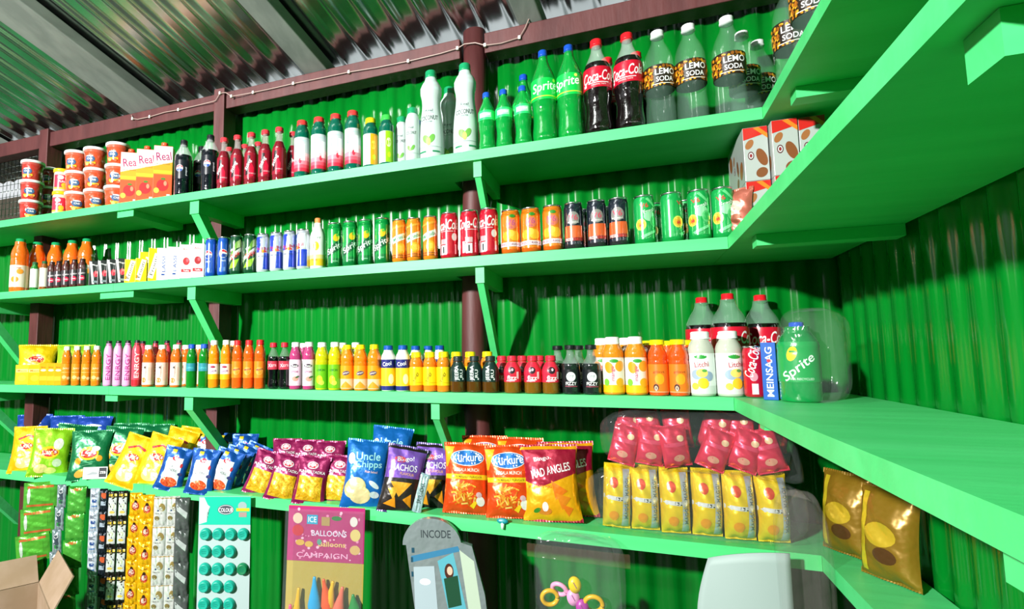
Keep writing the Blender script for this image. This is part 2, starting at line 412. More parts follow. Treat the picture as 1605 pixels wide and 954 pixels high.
# posts and wall plate
def post(x0, x1, lab):
    tag(Mesh().box(x0, x1, 1.79, 1.868, 0, EYE + 1.135, MAROON).build('timber_post', bevel=.003), lab, 'post', 'square maroon posts')
post(-1.586, -1.532, 'square maroon timber post against the green wall, left of the small red bottles')
post(-2.672, -2.611, 'square maroon timber post beside the wire mesh opening, behind the food tubs')
post(-3.8, -3.74, 'square maroon timber post at the far left end of the shelves')
m_ = Mesh().tube([(-.462, 1.838, EYE + 1.15), (-.465, 1.838, EYE + .8), (-.478, 1.838, EYE + .5), (-.486, 1.838, EYE), (-.474, 1.838, EYE - .26), (-.47, 1.838, EYE - .6), (-.47, 1.838, 0)],
            [.04, .039, .038, .042, .046, .046, .046], MAROON, 28)
tag(m_.build('round_post'), 'round maroon log post standing behind the middle of the shelves', 'post')
for x0, x1, t in ((-4.4, -2.674, 'leftmost maroon beam piece, above the wire mesh opening'), (-2.609, -1.588, 'maroon beam piece between the two square posts, above the food tubs'),
                  (-1.53, -.506, 'maroon beam piece with wire, between square post and round post'), (-.418, XW - .01, 'maroon beam piece right of the round post, above the green bottles')):
    tag(Mesh().box(x0, x1, 1.8, 1.87, EYE + 1.045, EYE + 1.118, MAROON).build('wall_beam', bevel=.003), t, 'beam', 'maroon beams along the top of the wall')
# wire mesh opening at the far left
m_ = Mesh(); G = M(0x6E7672, 'metal')
for i in range(0, 58): m_.tube([(-4.39 + i * .03, 1.86, EYE + .74), (-4.39 + i * .03, 1.86, EYE + 1.045)], .0016, G, 5)
for j in range(0, 10): m_.tube([(-4.39, 1.863, EYE + .755 + j * .032), (-2.68, 1.863, EYE + .755 + j * .032)], .0016, G, 5)
tag(m_.build('window_1'), kind='structure')
# shelves
ARM = {}
def prism(me, poly, z0, z1, m):
    n = len(poly)
    me.add([(x, y, z0) for x, y in poly] + [(x, y, z1) for x, y in poly], [tuple(range(n))[::-1], tuple(range(n, 2 * n))] + [(i, (i + 1) % n, n + (i + 1) % n, n + i) for i in range(n)], m, False)
def board(root, x0, x1, zt, th, name='board'):
    holes = [h for h in ((-3.803, -3.737), (-2.675, -2.608), (-1.589, -1.529), (-.53, -.425)) if x0 < h[0] < x1]
    poly = [(x0, YF), (x1, YF), (x1, 1.884)]
    for a, b in reversed(holes): poly += [(b, 1.884), (b, 1.787), (a, 1.787), (a, 1.884)]
    poly += [(x0, 1.884)]
    m_ = Mesh(); prism(m_, poly, zt - th, zt, SHELFP); return m_.build(name, root)
def bracket(root, x0, x1, zb, y1=1.88, drop=.24, run=.2, sx=0):
    b = Mesh().box(x0, x1, YF + .012, y1, zb - .05, zb - .0005, SHELFP).build('bracket', root)
    m_ = Mesh(); a = (YF + .016, zb - .0505); v = []
    for x in (x0 + .003, x1 - .003):
        v += [(x + 0, a[0], a[1]), (x, a[0] + .05, a[1]), (x + sx, a[0] + run + .045, a[1] - drop), (x + sx, a[0] + run, a[1] - drop)]
    m_.add(v, [(0, 1, 2, 3), (7, 6, 5, 4), (0, 4, 5, 1), (1, 5, 6, 2), (2, 6, 7, 3), (3, 7, 4, 0)], SHELFP, False).build('strut', b)
def shelf(k, zt, th, xf, xj, brs, cleats, lab):
    r = empty('wall_shelf'); tag(r, lab, 'shelf', 'green shelves along the back wall')
    board(r, -4.3, xj - .0008, zt, th); board(r, xj, xf, zt, th)
    for q in brs: bracket(r, q[0], q[1], zt - th, *q[2:])
    for c0, c1 in cleats: Mesh().box(c0, c1, YF + .012, 1.88, zt - th - .026, zt - th - .0005, SHELFP).build('cleat', r)
    r2 = empty('corner_shelf'); tag(r2, lab.replace('back wall', 'right wall'), 'shelf', 'green shelves along the right wall')
    Mesh().box(xf + .0008, XW - .012, .3, 1.884, zt - th, zt, SHELFP).build('board', r2)
    Mesh().box(xf + .03, XW - .014, 1.43, 1.475, zt - th - .026, zt - th - .0005, SHELFP).build('cleat', r2)
    Mesh().box(xf + .03, XW - .014, .55, .6, zt - th - .04, zt - th - .0005, SHELFP).build('cleat', r2)
shelf('A', ZA, .031, .345, -1.885, [(-1.53, -1.487), (-.417, -.392, 1.88, .2, .17)], [(-1.908, -1.82)], 'topmost green shelf, on the back wall')
shelf('B', ZB, .031, .25, -1.9, [(-2.78, -2.735), (-1.53, -1.492, 1.88, .26, .2), (-.417, -.39, 1.88, .26, .2)], [(-1.985, -1.803)], 'second green shelf from the top, on the back wall')
shelf('C', ZC, .032, .241, -1.9, [(-2.74, -2.7, 1.88, .2, .2), (-1.529, -1.489, 1.88, .2, .2), (-.564, -.537, 1.88, .2, .2)], [(-1.932, -1.866)], 'third green shelf from the top, on the back wall')
shelf('D', ZD, .036, .4, -1.7, [(-1.77, -1.73, 1.88, .22, .2), (-2.74, -2.7, 1.88, .22, .2)], [], 'lowest green shelf, on the back wall')
# wire clipped along the beam
pts = [(206, 180), (208, 186), (216, 187), (235, 183), (258, 176), (280, 172), (310, 165), (338, 158), (345, 146), (354, 145), (363, 151), (375, 149), (397, 145), (430, 138), (460, 131), (500, 123), (547, 113), (590, 106), (640, 96), (690, 84), (717, 76), (728, 69), (745, 67), (760, 71), (785, 68), (814, 59), (823, 44), (829, 30), (834, 14)]
def on_plane(px, py, Y):
    u = (px - 636) / FOC; v = (477 - py) / FOC; d = FW + RV * u + UV_ * v; return d * (Y / d.y) + Vector((0, 0, EYE))
wr = empty('electric_wire'); tag(wr, 'thin pale electric wire clipped along the maroon beam', 'wire')
def wy(px): return 1.784 if 336 < px < 376 else (1.793 if not 722 < px < 765 else 1.79)
W3 = [on_plane(x, y, wy(x)) for x, y in pts]
Mesh().tube(W3, .0022, M(0xA89088, 'plastic'), 7).build('cable', wr)
for q in (1, 3, 5, 8, 10, 12, 14, 16, 18, 20, 23, 25):
    p = W3[q]; Mesh().box(p.x - .004, p.x + .004, p.y - .004, p.y + .004, p.z - .006, p.z + .006, M(0xF2F0EE, 'plastic')).build('cable_clip', wr)
# ================================================================ goods on the top shelf
random.seed(11)
def tub(name='food_tub', col=0xC9502E, logo=True):
    r = empty(name); H = .092; me = Mesh()
    me.lathe([(0, .036), (.002, .038), (.04, .0415), (.082, .0455)], M(col, 'juice'), 30)
    rad = lambda z: .038 + .0075 * z / .082 + .0006
    if logo:
        prints(me, [('e', 0, 38, 21, 15, 0x3C5F8A), ('e', 0, 49, 15, 3, 0xE9EEF2), ('t', 'Chili', 0, 38, 8, 0xFFFFFF, 0, 22), ('r', 0, 20, 46, 8, 0xE8B62C), ('e', -12, 15, 8, 6, 0xE7D26A), ('e', 12, 14, 8, 6, 0xD85A2A)], cyl_surf(rad), kind='juice')
    me.build('tub_body', r)
    Mesh().lathe([(.079, .0478), (.082, .0485), (.088, .0482), (.0905, .047), (.0915, .044), (.0912, .01)], M(0xEDF1EF, 'plastic'), 30).build('tub_lid', r)
    return r
t1 = tub(); t2 = tub(col=0xB5352C)
def stack(proto, px, Y, n, desc, group, dx=0):
    x = x_at(px, Y, ZA)
    for k in range(n):
        o = proto if not proto.get('_used') else copy_tree(proto); proto['_used'] = 1
        o.location = (x - dx * k, Y, ZA + .0003 + k * .0925); o.rotation_euler = (0, 0, math.atan2(-x, Y) * .7 + (.9, .1, -.8, .3)[k % 4] * .35)
        o['label'] = ('%s, %s of stack' % (desc, ('bottom' if k == 0 else 'topmost' if k == n - 1 else 'middle'))); o['category'] = 'food tub'; o['group'] = group
        if o is not proto: o.pop('_used', None)
    USED.append(proto)
stack(t1, 119, 1.655, 3, 'white-lidded orange food tub left of two matching stacks', 'white-lidded orange food tubs', .006)
stack(t1, 149, 1.66, 3, 'white-lidded orange food tub in the middle of three stacks', 'white-lidded orange food tubs', .006)
stack(t1, 181, 1.66, 3, 'white-lidded orange food tub beside the fruit juice cartons', 'white-lidded orange food tubs', -.001)
stack(t2, 47, 1.66, 3, 'dark red food tub at the left photo edge', 'white-lidded dark red food tubs')
stack(t2, 76, 1.76, 3, 'dark red food tub behind the yellow-lidded jars', 'white-lidded dark red food tubs')
def jar():
    r = empty('yellow_lid_jar'); me = Mesh()
    me.lathe([(0, .029), (.002, .031), (.08, .031), (.088, .029)], M(0xE8C9B4, 'gloss'), 26)
    prints(me, [('r', 0, 44, 66, 56, 0xD9304A), ('e', -4, 60, 12, 9, 0xF6E9E2), ('e', 10, 26, 11, 11, 0xF0BF2E), ('t', 'FUN', 0, 42, 9, 0xFFFFFF), ('r', 0, 12, 66, 6, 0xF0C92E)], cyl_surf(lambda z: .0316))
    me.build('jar_body', r); Mesh().lathe([(.086, .031), (.087, .034), (.099, .034), (.1005, .032), (.1006, .005)], M(0xF4C415), 26, knurl=.02).build('jar_lid', r); return r
j = jar(); x = x_at(94, 1.64, ZA)
for k in range(2):
    o = j if k == 0 else copy_tree(j); o.location = (x + .002 * k, 1.64, ZA + .0003 + .1012 * k); o.rotation_euler = (0, 0, .7 + k * .2)
    tag(o, ('lower' if k == 0 else 'upper') + ' yellow-lidded snack jar among the stacked food tubs', 'jar', 'yellow-lidded snack jars')
rc = carton('juice_carton', .07, .06, .215, 0xE4552B, [('r', 0, 165, 69, 96, 0xF3EDE4), ('p', [(-34.5, 130), (34.5, 150), (34.5, 98), (-34.5, 98)], 0xF09A26), ('r', 0, 108, 68, 12, 0xEBC32F), ('t', 'Real', 2, 172, 34, 0x9C1F5E, .12, 56, .04), ('t', 'FRUIT POWER', 0, 140, 6, 0x2F6A30), ('e', 0, 54, 22, 24, 0xC3282C), ('e', 10, 62, 6, 10, 0xE88A6A), ('e', 2, 80, 9, 5, 0x4C7A2A), ('e', -22, 32, 10, 11, 0xF3C04A), ('r', 22, 14, 12, 9, 0xEDE7DC)],
            left=[('r', 0, 140, 40, 60, 0xF3C04A), ('r', 0, 60, 40, 60, 0xB72A25)], right=[('r', 0, 120, 44, 110, 0xC22A2E), ('t', 'Real', 0, 150, 14, 0xFFFFFF)], cap=0xEE5A33)
row(rc, 'A', [204, 229, 256], 1.645, 'tall red and orange fruit juice carton', 'juice carton', 'fruit juice cartons on the top shelf', face=.75, jit=.03)
pep = bottle('cola_bottle', .235, .033, 'straight', 0x0A0E18, 0x14181E, (.3, .62, [(1, 0x10141F)]), fill=.72, bk='juice', capr=.42, decals=[('e', -4, 112, 14, 14, 0xF2F2F4), ('p', [(-18, 114), (-12, 122), (-4, 126), (6, 121), (10, 114), (-2, 118)], 0xD22B3C), ('p', [(-17, 108), (-6, 110), (9, 108), (4, 100), (-4, 98), (-12, 101)], 0x1D4C9E), ('t', 'pepsi', 22, 100, 8, 0xE8ECF4, 1.57, 34)])
pep.name = 'cola_bottle'
row(pep, 'A', [286, 314, 328], [1.65, 1.73, 1.65], 'black cola bottle with black cap beside the juice cartons,', 'soda bottle', 'black-capped cola bottles', jit=.3)
st = bottle('berry_soda_bottle', .205, .0245, 'glass', 0x7A0F22, 0xE53B45, (.12, .6, [(1, 0x8E1028)]), fill=.72, bk='juice', capr=.6, caph=.075, topc=0xC9BDBB, decals=[('p', [(-18, 36), (-8, 40), (2, 110), (-8, 112)], 0x1C1216), ('t', 'Sting', -6, 76, 17, 0xF6EDF0, 1.15, 46, .03, .25), ('p', [(-2, 30), (14, 34), (16, 66), (4, 88), (-1, 60)], 0xD3143C), ('t', 'ENERGY', 11, 44, 5, 0xE9B6C0)])
S1 = [350, 371, 393, 415, 437]
row(st, 'A', S1, 1.635, 'red-capped dark berry soda bottle', 'soda bottle', 'small dark red soda bottles', jit=.2)
row(st, 'A', [358, 383, 404], 1.72, 'partly hidden berry soda bottle in back row', 'soda bottle', 'small dark red soda bottles behind the front row')
row(st, 'A', [459], 1.69, 'dark berry soda bottle half hidden beside the teal bottles', 'soda bottle')
al = bottle('aloe_drink_bottle', .213, .0275, 'tall', 0x0B7A63, 0xE8403C, (.1, .68, [(.1, 0xD9304A), (.1, 0xDF5A6E), (.12, 0xE88A9B), (.12, 0xF0B9C2), (.1, 0xF2D6DB), (.46, 0xCBD4D6)]), capr=.68, caph=.085, decals=[('t', 'ALOE PLUS', -14, 88, 8, 0x5B8A92, 1.57, 66), ('e', 6, 58, 5, 9, 0xD3344E), ('r', 16, 90, 16, 60, 0xF7FAFA), ('r', 0, 132, 60, 3, 0xB9D6D6)])
row(al, 'A', [473, 499.5, 526, 553], 1.635, 'teal drink bottle with red cap and pink-white label', 'drink bottle', 'red-capped teal drink bottles', jit=.25)
for cap, c1, px, nm in ((0xF2D516, 0xE9A91C, 581, 'yellow'), (0x3FCB4E, 0x97D51E, 606, 'light green')):
    b = bottle('aloe_drink_bottle', .178, .025, 'tall', 0x0B7A63, cap, (.06, .66, [(1, 0xDDE7E6)]), capr=.7, caph=.1, decals=[('t', 'COCONUT', -12, 60, 7, 0x4A7A80, 1.57, 60), ('r', 18, 64, 30, 106, c1), ('e', 14, 78, 8, 16, 0xF4F0C8 if nm != 'yellow' else 0xF3D04A), ('e', 16, 36, 6, 10, 0xC9D92A)])
    row(b, 'A', [px], 1.64, 'small teal drink bottle with %s cap beside taller red-capped ones' % nm, 'drink bottle')
def coco(H, R, sc, name='coconut_water_bottle'):
    m = lambda v: v * sc
    return bottle(name, H, R, 'coco', 0xCFE5E2, 0x169B63, (.03, .86 if sc > .9 else .9, [(1, 0xC9D6D4)]), capr=.46, caph=.075, bk='gloss', decals=[('t', 'COCONUT', 0, m(140), m(16), 0x1E3532, 0, m(62), .02), ('t', 'Real', 0, m(166), m(9), 0x3F5B58, 0, m(26)), ('r', 0, m(158), m(34), m(1.2), 0x7DA39C), ('t', 'WATER', 0, m(126), m(5), 0x6E8E88), ('e', m(-8), m(66), m(11), m(17), 0x7FBF5A, .6), ('e', m(10), m(68), m(9), m(16), 0x6DAF4C, -.5), ('e', 0, m(58), m(7), m(13), 0xD6E36E), ('r', 0, m(42), m(96), m(1.2), 0x9DB8B3), ('r', m(-22), m(26), m(26), m(5), 0x2E8A5E), ('r', m(26), m(26), m(26), m(5), 0x2E8A5E)])
cw = coco(.312, .0405, 1)
row(cw, 'A', [677, 731], 1.66, 'large white coconut water bottle with waist and green cap', 'coconut water bottle', 'large white coconut water bottles', jit=.12)
row(cw, 'A', [706], 1.79, 'white coconut water bottle standing behind the two large ones', 'coconut water bottle')
cs = bottle('coconut_water_bottle', .182, .0225, 'tall', 0xCFE5E2, 0x169B63, (.03, .9, [(1, 0xC9D6D4)]), capr=.75, caph=.11, bk='gloss', decals=[('t', 'COCONUT', 0, 92, 10, 0x1E3532, 0, 36), ('t', 'Real', 0, 110, 7, 0x3F5B58), ('e', -6, 40, 6, 11, 0x7FBF5A, .6), ('e', 6, 42, 5, 10, 0x6DAF4C, -.5), ('r', 0, 24, 60, 1, 0x9DB8B3)])
row(cs, 'A', [647], 1.63, 'small white coconut water bottle, in front of its smaller-looking twin', 'coconut water bottle')
row(cs, 'A', [630], 1.68, 'small white coconut water bottle half hidden at the left of its twin', 'coconut water bottle')
sg = bottle('lemon_soda_bottle', .19, .0255, 'contour', 0x12C050, 0x1556C8, (.5, .66, [(1, 0x2FD873)]), fill=None, capr=.45, caph=.085, decals=[('r', 0, 110, 40, 16, 0xA6ECC2), ('t', 'Sprite', 0, 110, 11, 0xFFFFFF, .1, 34)])
row(sg, 'A', [764, 791, 821], 1.635, 'small green lemon soda bottle with blue cap', 'soda bottle', 'small green soda bottles')
row(sg, 'A', [655], 1.74, 'green soda bottle with blue cap behind the coconut water', 'soda bottle', z=.0)
sb = bottle('lemon_soda_bottle', .3, .0375, 'contour', 0x0FB848, 0x1450C0, (.44, .66, [(1, 0x12C84E)]), fill=None, capr=.36, caph=.06, decals=[('t', 'Sprite', 0, 168, 36, 0xF4FFF8, .12, 82, .05, .2), ('r', 0, 141, 110, 3, 0xC6E63A), ('e', 30, 190, 5, 5, 0xE8F26A)])
row(sb, 'A', [855, 896], 1.655, 'large green lemon soda bottle with white lettering', 'soda bottle', 'large green soda bottles', rots=[.15, -.25])
row(sb, 'A', [824], 1.78, 'large green soda bottle standing behind the small green bottles', 'soda bottle')
ck = bottle('cola_bottle', .296, .0395, 'contour', 0x10080A, 0xE51C28, (.46, .67, [(1, 0xC8102E)]), fill=.74, bk='juice', capr=.42, caph=.065, topc=0xBFD2C9, decals=[('t', 'Coca-Cola', 2, 170, 31, 0xFFFFFF, .08, 100, .035, .35), ('r', 0, 150, 60, 2, 0xFFFFFF), ('t', 'ORIGINAL TASTE', 0, 144, 4, 0xF6D6DA), ('r', -42, 146, 10, 8, 0xF0E6E6)])
row(ck, 'A', [940, 989], 1.65, 'tall cola bottle with red label and white script', 'soda bottle', 'red-label cola bottles', rots=[.1, -.22])
row(ck, 'A', [957, 1003], 1.77, 'red-capped cola bottle in the back row behind its twin', 'soda bottle', 'red-label cola bottles behind')
rnd = random.Random(3); dec = []
for i in range(110): dec.append(('e', rnd.uniform(-56, 56), rnd.uniform(112, 168), rnd.uniform(3, 7), rnd.uniform(2, 4), rnd.choice([0xD08A1A, 0xA8641A, 0xE0A42A, 0x8A5218]), rnd.uniform(0, 3)))
dec = [('r', 0, 140, 124, 62, 0x2A1E14)] + dec + [('r', 16, 138, 62, 38, 0x2A2018), ('t', 'LEMO', 16, 149, 17, 0xFFFFFF, 0, 54, .05), ('t', 'SODA', 14, 128, 14, 0xFFFFFF, 0, 46, .05), ('r', 10, 115, 60, 2, 0xE8E2D6)]
ls = bottle('lemo_soda_bottle', .286, .039, 'cola', 0xA8D8C0, 0xF4F7F6, (.38, .6, [(1, 0x2A1E14)]), bk='water', capr=.44, caph=.065, decals=dec, top='water', topc=0xC8DCD4)
ls.name = 'clear_soda_bottle'
row(ls, 'A', [1037.5, 1087, 1148], 1.653, 'clear soda bottle with white cap and gold-black label', 'soda bottle', 'clear soda bottles in the front row', rots=[0, -.08, -.1])
row(ls, 'A', [1172, 1197], [1.75, 1.82], 'clear soda bottle with white cap standing behind the corner one', 'soda bottle', 'clear soda bottles behind')
def put(proto, X, Y, Z, rz, label, cat, group=None, rx=0, ry=0):
    o = proto if not proto.get('_used') else copy_tree(proto); proto['_used'] = 1; USED.append(proto)
    if o is not proto: o.pop('_used', None)
    o.location = (X, Y, Z); o.rotation_euler = (rx, ry, rz); return tag(o, label, cat, group)
for i, (X, Y) in enumerate(((.405, 1.545), (.41, 1.41), (.41, 1.27), (.41, 1.12))):
    put(ls, X, Y, ZA + .0003, -.5, ['clear soda bottle at the right end of the top shelf, past the corner'] [0] if i == 0 else 'clear soda bottle on the right-wall top shelf, %s from the corner' % ('', 'second', 'third', 'fourth')[i], 'soda bottle', 'clear soda bottles on the right wall')
# ================================================================ goods on the second shelf
bo = bottle('orange_juice_bottle', .25, .035, 'juice', 0xEE6B1A, 0x1E9A5E, (.1, .5, [(1, 0xE9DCCB)]), bk='juice', capr=.55, caph=.075, decals=[('e', -8, 60, 16, 14, 0xF09026), ('e', 12, 96, 14, 12, 0xF09A36), ('t', 'Orange', 0, 112, 10, 0xC05A1A)])
row(bo, 'B', [28, 55], [1.66, 1.74], 'large orange juice bottle with green cap at left photo edge', 'juice bottle', 'large orange juice bottles', face=.8)
row(bo, 'B', [84, 110, 133], 1.78, 'orange juice bottle behind the small dark bottles', 'juice bottle', 'orange juice bottles in the back row', face=.8)
for px, c, lc, nm in ((53, 0x1F7A2E, 0xDCE8DC, 'green'), (68, 0x8A4E1C, 0xE8E2D2, 'brown')):
    b = bottle('juice_bottle', .125, .0165, 'tall', c, 0x1F5A35, (.1, .75, [(1, lc)]), bk='juice', capr=.65, decals=[('r', 0, 60, 16, 60, lc), ('t', 'JUICE', 0, 60, 7, 0x6A7A6A, 1.57)])
    row(b, 'B', [px], 1.622, 'small %s bottle with pale label beside the small dark bottles' % nm, 'juice bottle')
dk = bottle('dark_drink_bottle', .118, .0175, 'tall', 0x4A1E1C, 0x201A1C, (.1, .62, [(1, 0x3A3438)]), bk='juice', capr=.6, caph=.1, decals=[('e', 0, 36, 11, 10, 0xE01E4A), ('t', 'Clubber', 0, 56, 7, 0xF0E8EC, .2, 28), ('t', 'soda', 0, 36, 6, 0xFFFFFF)])
row(dk, 'B', [80, 91, 103, 115.5, 128], 1.619, 'tiny dark bottle with pink round label', 'drink bottle', 'tiny dark drink bottles', face=.9, jit=.05)
pk = carton('drink_pack', .036, .03, .102, 0x26262A, [('p', [(-17, 98), (-9, 98), (2, 6), (-6, 6)], 0xEDEFF0), ('e', 7, 48, 9, 13, 0xD8344A), ('e', 10, 54, 4, 5, 0xF08A8A), ('t', 'Mogu', 4, 84, 8, 0xF0F0F0, -.1, 22), ('r', 6, 16, 18, 8, 0x7A8A8E)], straw=0xF4F4F4)
row(pk, 'B', [147, 160.5, 174.5, 188.5], 1.62, 'black drink carton with white slash and red fruit', 'drink carton', 'black drink cartons', face=.9, jit=.02)
yl = carton('mango_drink_carton', .04, .03, .094, 0xF3CF10, [('r', 0, 48, 17, 84, 0xEFEDE0, -.25), ('t', 'Frooti', 0, 48, 11, 0x3A3A2A, 1.32, 66, .04), ('r', -15, 20, 6, 14, 0xE58A12)])
row(yl, 'B', [204, 221], 1.62, 'short yellow drink carton with slanted lettering', 'drink carton', 'short yellow drink cartons', face=.85, jit=.02)
yt = carton('mango_drink_carton', .04, .034, .13, 0xF3CF10, [('r', 0, 60, 19, 100, 0xEFEDE0, -.25), ('t', 'Frooti', 0, 60, 12, 0x3A3A2A, 1.32, 76, .04), ('r', 0, 122, 36, 5, 0xE5B712)])
row(yt, 'B', [227, 241], [1.67, 1.625], 'tall yellow drink carton with slanted lettering beside white cartons,', 'drink carton', 'tall yellow drink cartons', face=.85, jit=.02)
wl = carton('lassi_carton', .046, .036, .126, 0xEBEEF0, [('t', 'LASSI', 2, 62, 12, 0x1D3F8A, 1.57, 60, .03), ('t', 'Amul', 0, 112, 7, 0xA0A6A0), ('r', 0, 22, 12, 6, 0x1D3F8A), ('t', 'masti', -12, 70, 5, 0x7A8AA8, 1.57)])
row(wl, 'B', [256, 273.5], 1.625, 'white drink carton with blue upright lettering', 'drink carton', 'white cartons with blue lettering', face=.85, jit=.02)
wr2 = carton('lassi_carton', .046, .036, .13, 0xEEF0F0, [('t', 'Amul', 0, 112, 9, 0xC03A3A), ('e', 0, 66, 12, 15, 0xB03038), ('e', 4, 70, 5, 7, 0xD8606A), ('r', 0, 30, 34, 12, 0xC8323C), ('t', 'Tadka', 0, 30, 6, 0xFFFFFF)])
row(wr2, 'B', [292, 310], 1.625, 'white drink carton with red round print', 'drink carton', 'white cartons with red print', face=.85, jit=.02)
pc = can('cola_can', .145, .0225, 0x1450B4, [('e', 0, 82, 16, 16, 0xF2F4F8), ('p', [(-15, 86), (-8, 95), (2, 97), (12, 91), (15, 84), (0, 88)], 0xD42036), ('p', [(-14, 78), (0, 82), (15, 79), (9, 69), (-2, 67), (-9, 70)], 0x0E3E9A), ('t', 'pepsi', 0, 55, 8, 0xDCE6F4), ('r', -10, 22, 6, 14, 0x7FA8E0), ('r', 4, 24, 10, 14, 0x4C7CCB)])
row(pc, 'B', [330.5, 350], 1.625, 'slim blue cola can with round white red emblem', 'drink can', 'slim blue cola cans', face=.7, rots=[-.35, .1])
dw = can('citrus_soda_can', .145, .0235, 0x0E4A2A, [('p', [(-32, 36), (-14, 52), (26, 128), (8, 120)], 0x6FA83A), ('p', [(-28, 42), (26, 86), (26, 102), (-26, 60)], 0xE9ECE6), ('p', [(-26, 20), (6, 26), (20, 60), (-6, 48)], 0x9AD02E), ('p', [(10, 96), (30, 104), (24, 130), (12, 122)], 0xB9D68A), ('t', 'Dew', 4, 72, 20, 0xD82A30, .65, 40, .05, .1), ('t', 'Mtn', -6, 92, 9, 0xE8F0E8, .6)])
row(dw, 'B', [370, 391.5], 1.625, 'dark green can with white slash and red lettering', 'drink can', 'dark green soda cans', face=.7, rots=[-.2, .1])
rb = can('energy_drink_can', .142, .0235, 0xC6CCD8, [('p', [(-36, 142 * .9), (-4, 128), (-12, 72), (-36, 72)], 0x1A3CC8), ('p', [(4, 70), (36, 70), (36, 12), (0, 12)], 0x1A3CC8), ('p', [(8, 128), (30, 128), (36, 74), (20, 74)], 0xDCE0EA), ('e', 0, 76, 13, 5, 0xF0B81E), ('t', 'Red Bull', 0, 86, 10, 0xC8265A, .05, 46, .04), ('p', [(-16, 74), (-4, 82), (-2, 72)], 0xD42A4A), ('p', [(16, 74), (4, 82), (2, 72)], 0xD42A4A), ('t', 'ENERGY DRINK', 0, 58, 4, 0x30406A)], bands=[(.9, 1, 0xB8C0CC)])
row(rb, 'B', [412, 433, 454, 475], 1.625, 'slim blue and silver energy drink can', 'drink can', 'blue and silver energy cans', rots=[.2, .1, 0, -.7])
wb = bottle('honey_drink_bottle', .18, .027, 'squat', 0xE9EAE4, 0xF08A4A, (.06, .72, [(.2, 0xF0C22A), (.12, 0xEBD98A), (.68, 0xEDEFEA)]), bk='gloss', capr=.42, caph=.12, decals=[('e', 0, 78, 11, 16, 0xF2C41E), ('t', 'PULPY', 0, 106, 9, 0x8A9A9A, 0, 34), ('t', 'Orange', -6, 30, 7, 0xC84A2A)])
row(wb, 'B', [498], 1.635, 'white drink bottle with orange cap beside the green cans', 'drink bottle')
sc = can('lemon_soda_can', .153, .0255, 0x089A42, [('e', 4, 100, 11, 13, 0xF2C51E, -.4), ('e', 8, 108, 5, 6, 0x3FC04A), ('p', [(-34, 28), (34, 72), (34, 100), (28, 104), (-34, 56)], 0x0C5A34), ('t', 'Sprite', 0, 64, 24, 0xF4FAF6, .55, 68, .05, .15), ('r', 0, 20, 20, 2, 0x8ADCA8)], bands=[(0, .2, 0x0A7A3A)])
row(sc, 'B', [524.5, 548.5, 573, 599.5], 1.628, 'green lemon soda can with diagonal white lettering', 'drink can', 'green lemon soda cans', rots=[.25, .35, .1, 0])
mi = can('orange_soda_can', .141, .0232, 0xF08A1C, [('r', 0, 78, 60, 20, 0xE8F0E0, .35), ('t', 'Mirinda', 0, 78, 12, 0x1C8A4A, .35, 46, .05), ('e', 6, 44, 15, 16, 0xF6B428), ('e', 6, 44, 9, 10, 0xF8CC50), ('r', 0, 22, 70, 3, 0x9A4A14), ('r', 0, 15, 70, 3, 0x9A4A14), ('p', [(-30, 110), (30, 126), (30, 118), (-30, 104)], 0xF6A83A)])
row(mi, 'B', [626, 649, 675], 1.625, 'orange soda can with white slanted band', 'drink can', 'orange soda cans', rots=[.2, .1, -.1])
cc = can('cola_can', .146, .0283, 0xC8102E, [('t', 'Coca-Cola', 0, 104, 32, 0xFFFFFF, .06, 92, .035, .35), ('r', 4, 84, 44, 1.6, 0xF6D6DA), ('r', -6, 26, 20, 30, 0xF2EDEE), ('t', '1', -6, 26, 20, 0x20242A, 0, 5), ('r', -6, 52, 22, 16, 0xE0A8B0), ('r', -24, 30, 10, 36, 0xE9C6CC), ('e', 30, 66, 9, 12, 0xF4E6E8), ('r', 34, 28, 6, 30, 0xE2A0AA)])
row(cc, 'B', [705, 736.5, 767.5], 1.63, 'red cola can with white script', 'drink can', 'red cola cans', rots=[-.35, .25, -.4])
oj = can('orange_juice_can', .134, .0283, 0xF08018, [('e', 2, 88, 18, 16, 0xE9785A), ('t', 'V6', 0, 92, 18, 0xC04A8A, 0, 26, .05), ('t', 'Juice', 0, 78, 6, 0xA03A7A), ('e', -14, 52, 14, 14, 0xF6B024), ('e', 12, 52, 16, 15, 0xF8BC30), ('e', 0, 60, 11, 10, 0xF9C84A), ('e', 4, 112, 9, 5, 0x3A8A2A), ('r', 0, 27, 100, 13, 0xF2DDE0), ('t', 'FRESH ORANGE', 0, 27, 7, 0x8A3A6A, 0, 66)], bands=[(0, .12, 0xE06414)])
row(oj, 'B', [801.5, 833, 867.5], 1.63, 'orange juice can with pink band around its foot', 'drink can', 'orange juice cans', rots=[.1, .05, -.05])
tm = can('tamarind_drink_can', .136, .0268, 0x1C2430, [('e', 0, 88, 18, 19, 0x8C8884), ('t', 'V6', 0, 90, 16, 0xD83A5A, 0, 26, .06), ('t', 'MORNING', 0, 76, 5, 0xE9E4E0), ('p', [(-26, 66), (26, 66), (30, 26), (-30, 26)], 0xE2602C), ('r', 0, 27, 60, 10, 0x7A2A2A), ('t', 'FRESH', -14, 27, 8, 0xF6EDE8, 0, 24), ('t', 'TAMARIND', 16, 27, 8, 0xD8302A, 0, 34)], bands=[(0, .1, 0x2A2A2E)])
row(tm, 'B', [900.5, 937, 971.5], 1.63, 'dark can with red lettering and orange lower half', 'drink can', 'dark tamarind drink cans', rots=[0, .05, -.1])
row(tm, 'B', [917, 953], 1.72, 'dark can standing behind the front dark cans', 'drink can', 'dark cans in the back row')
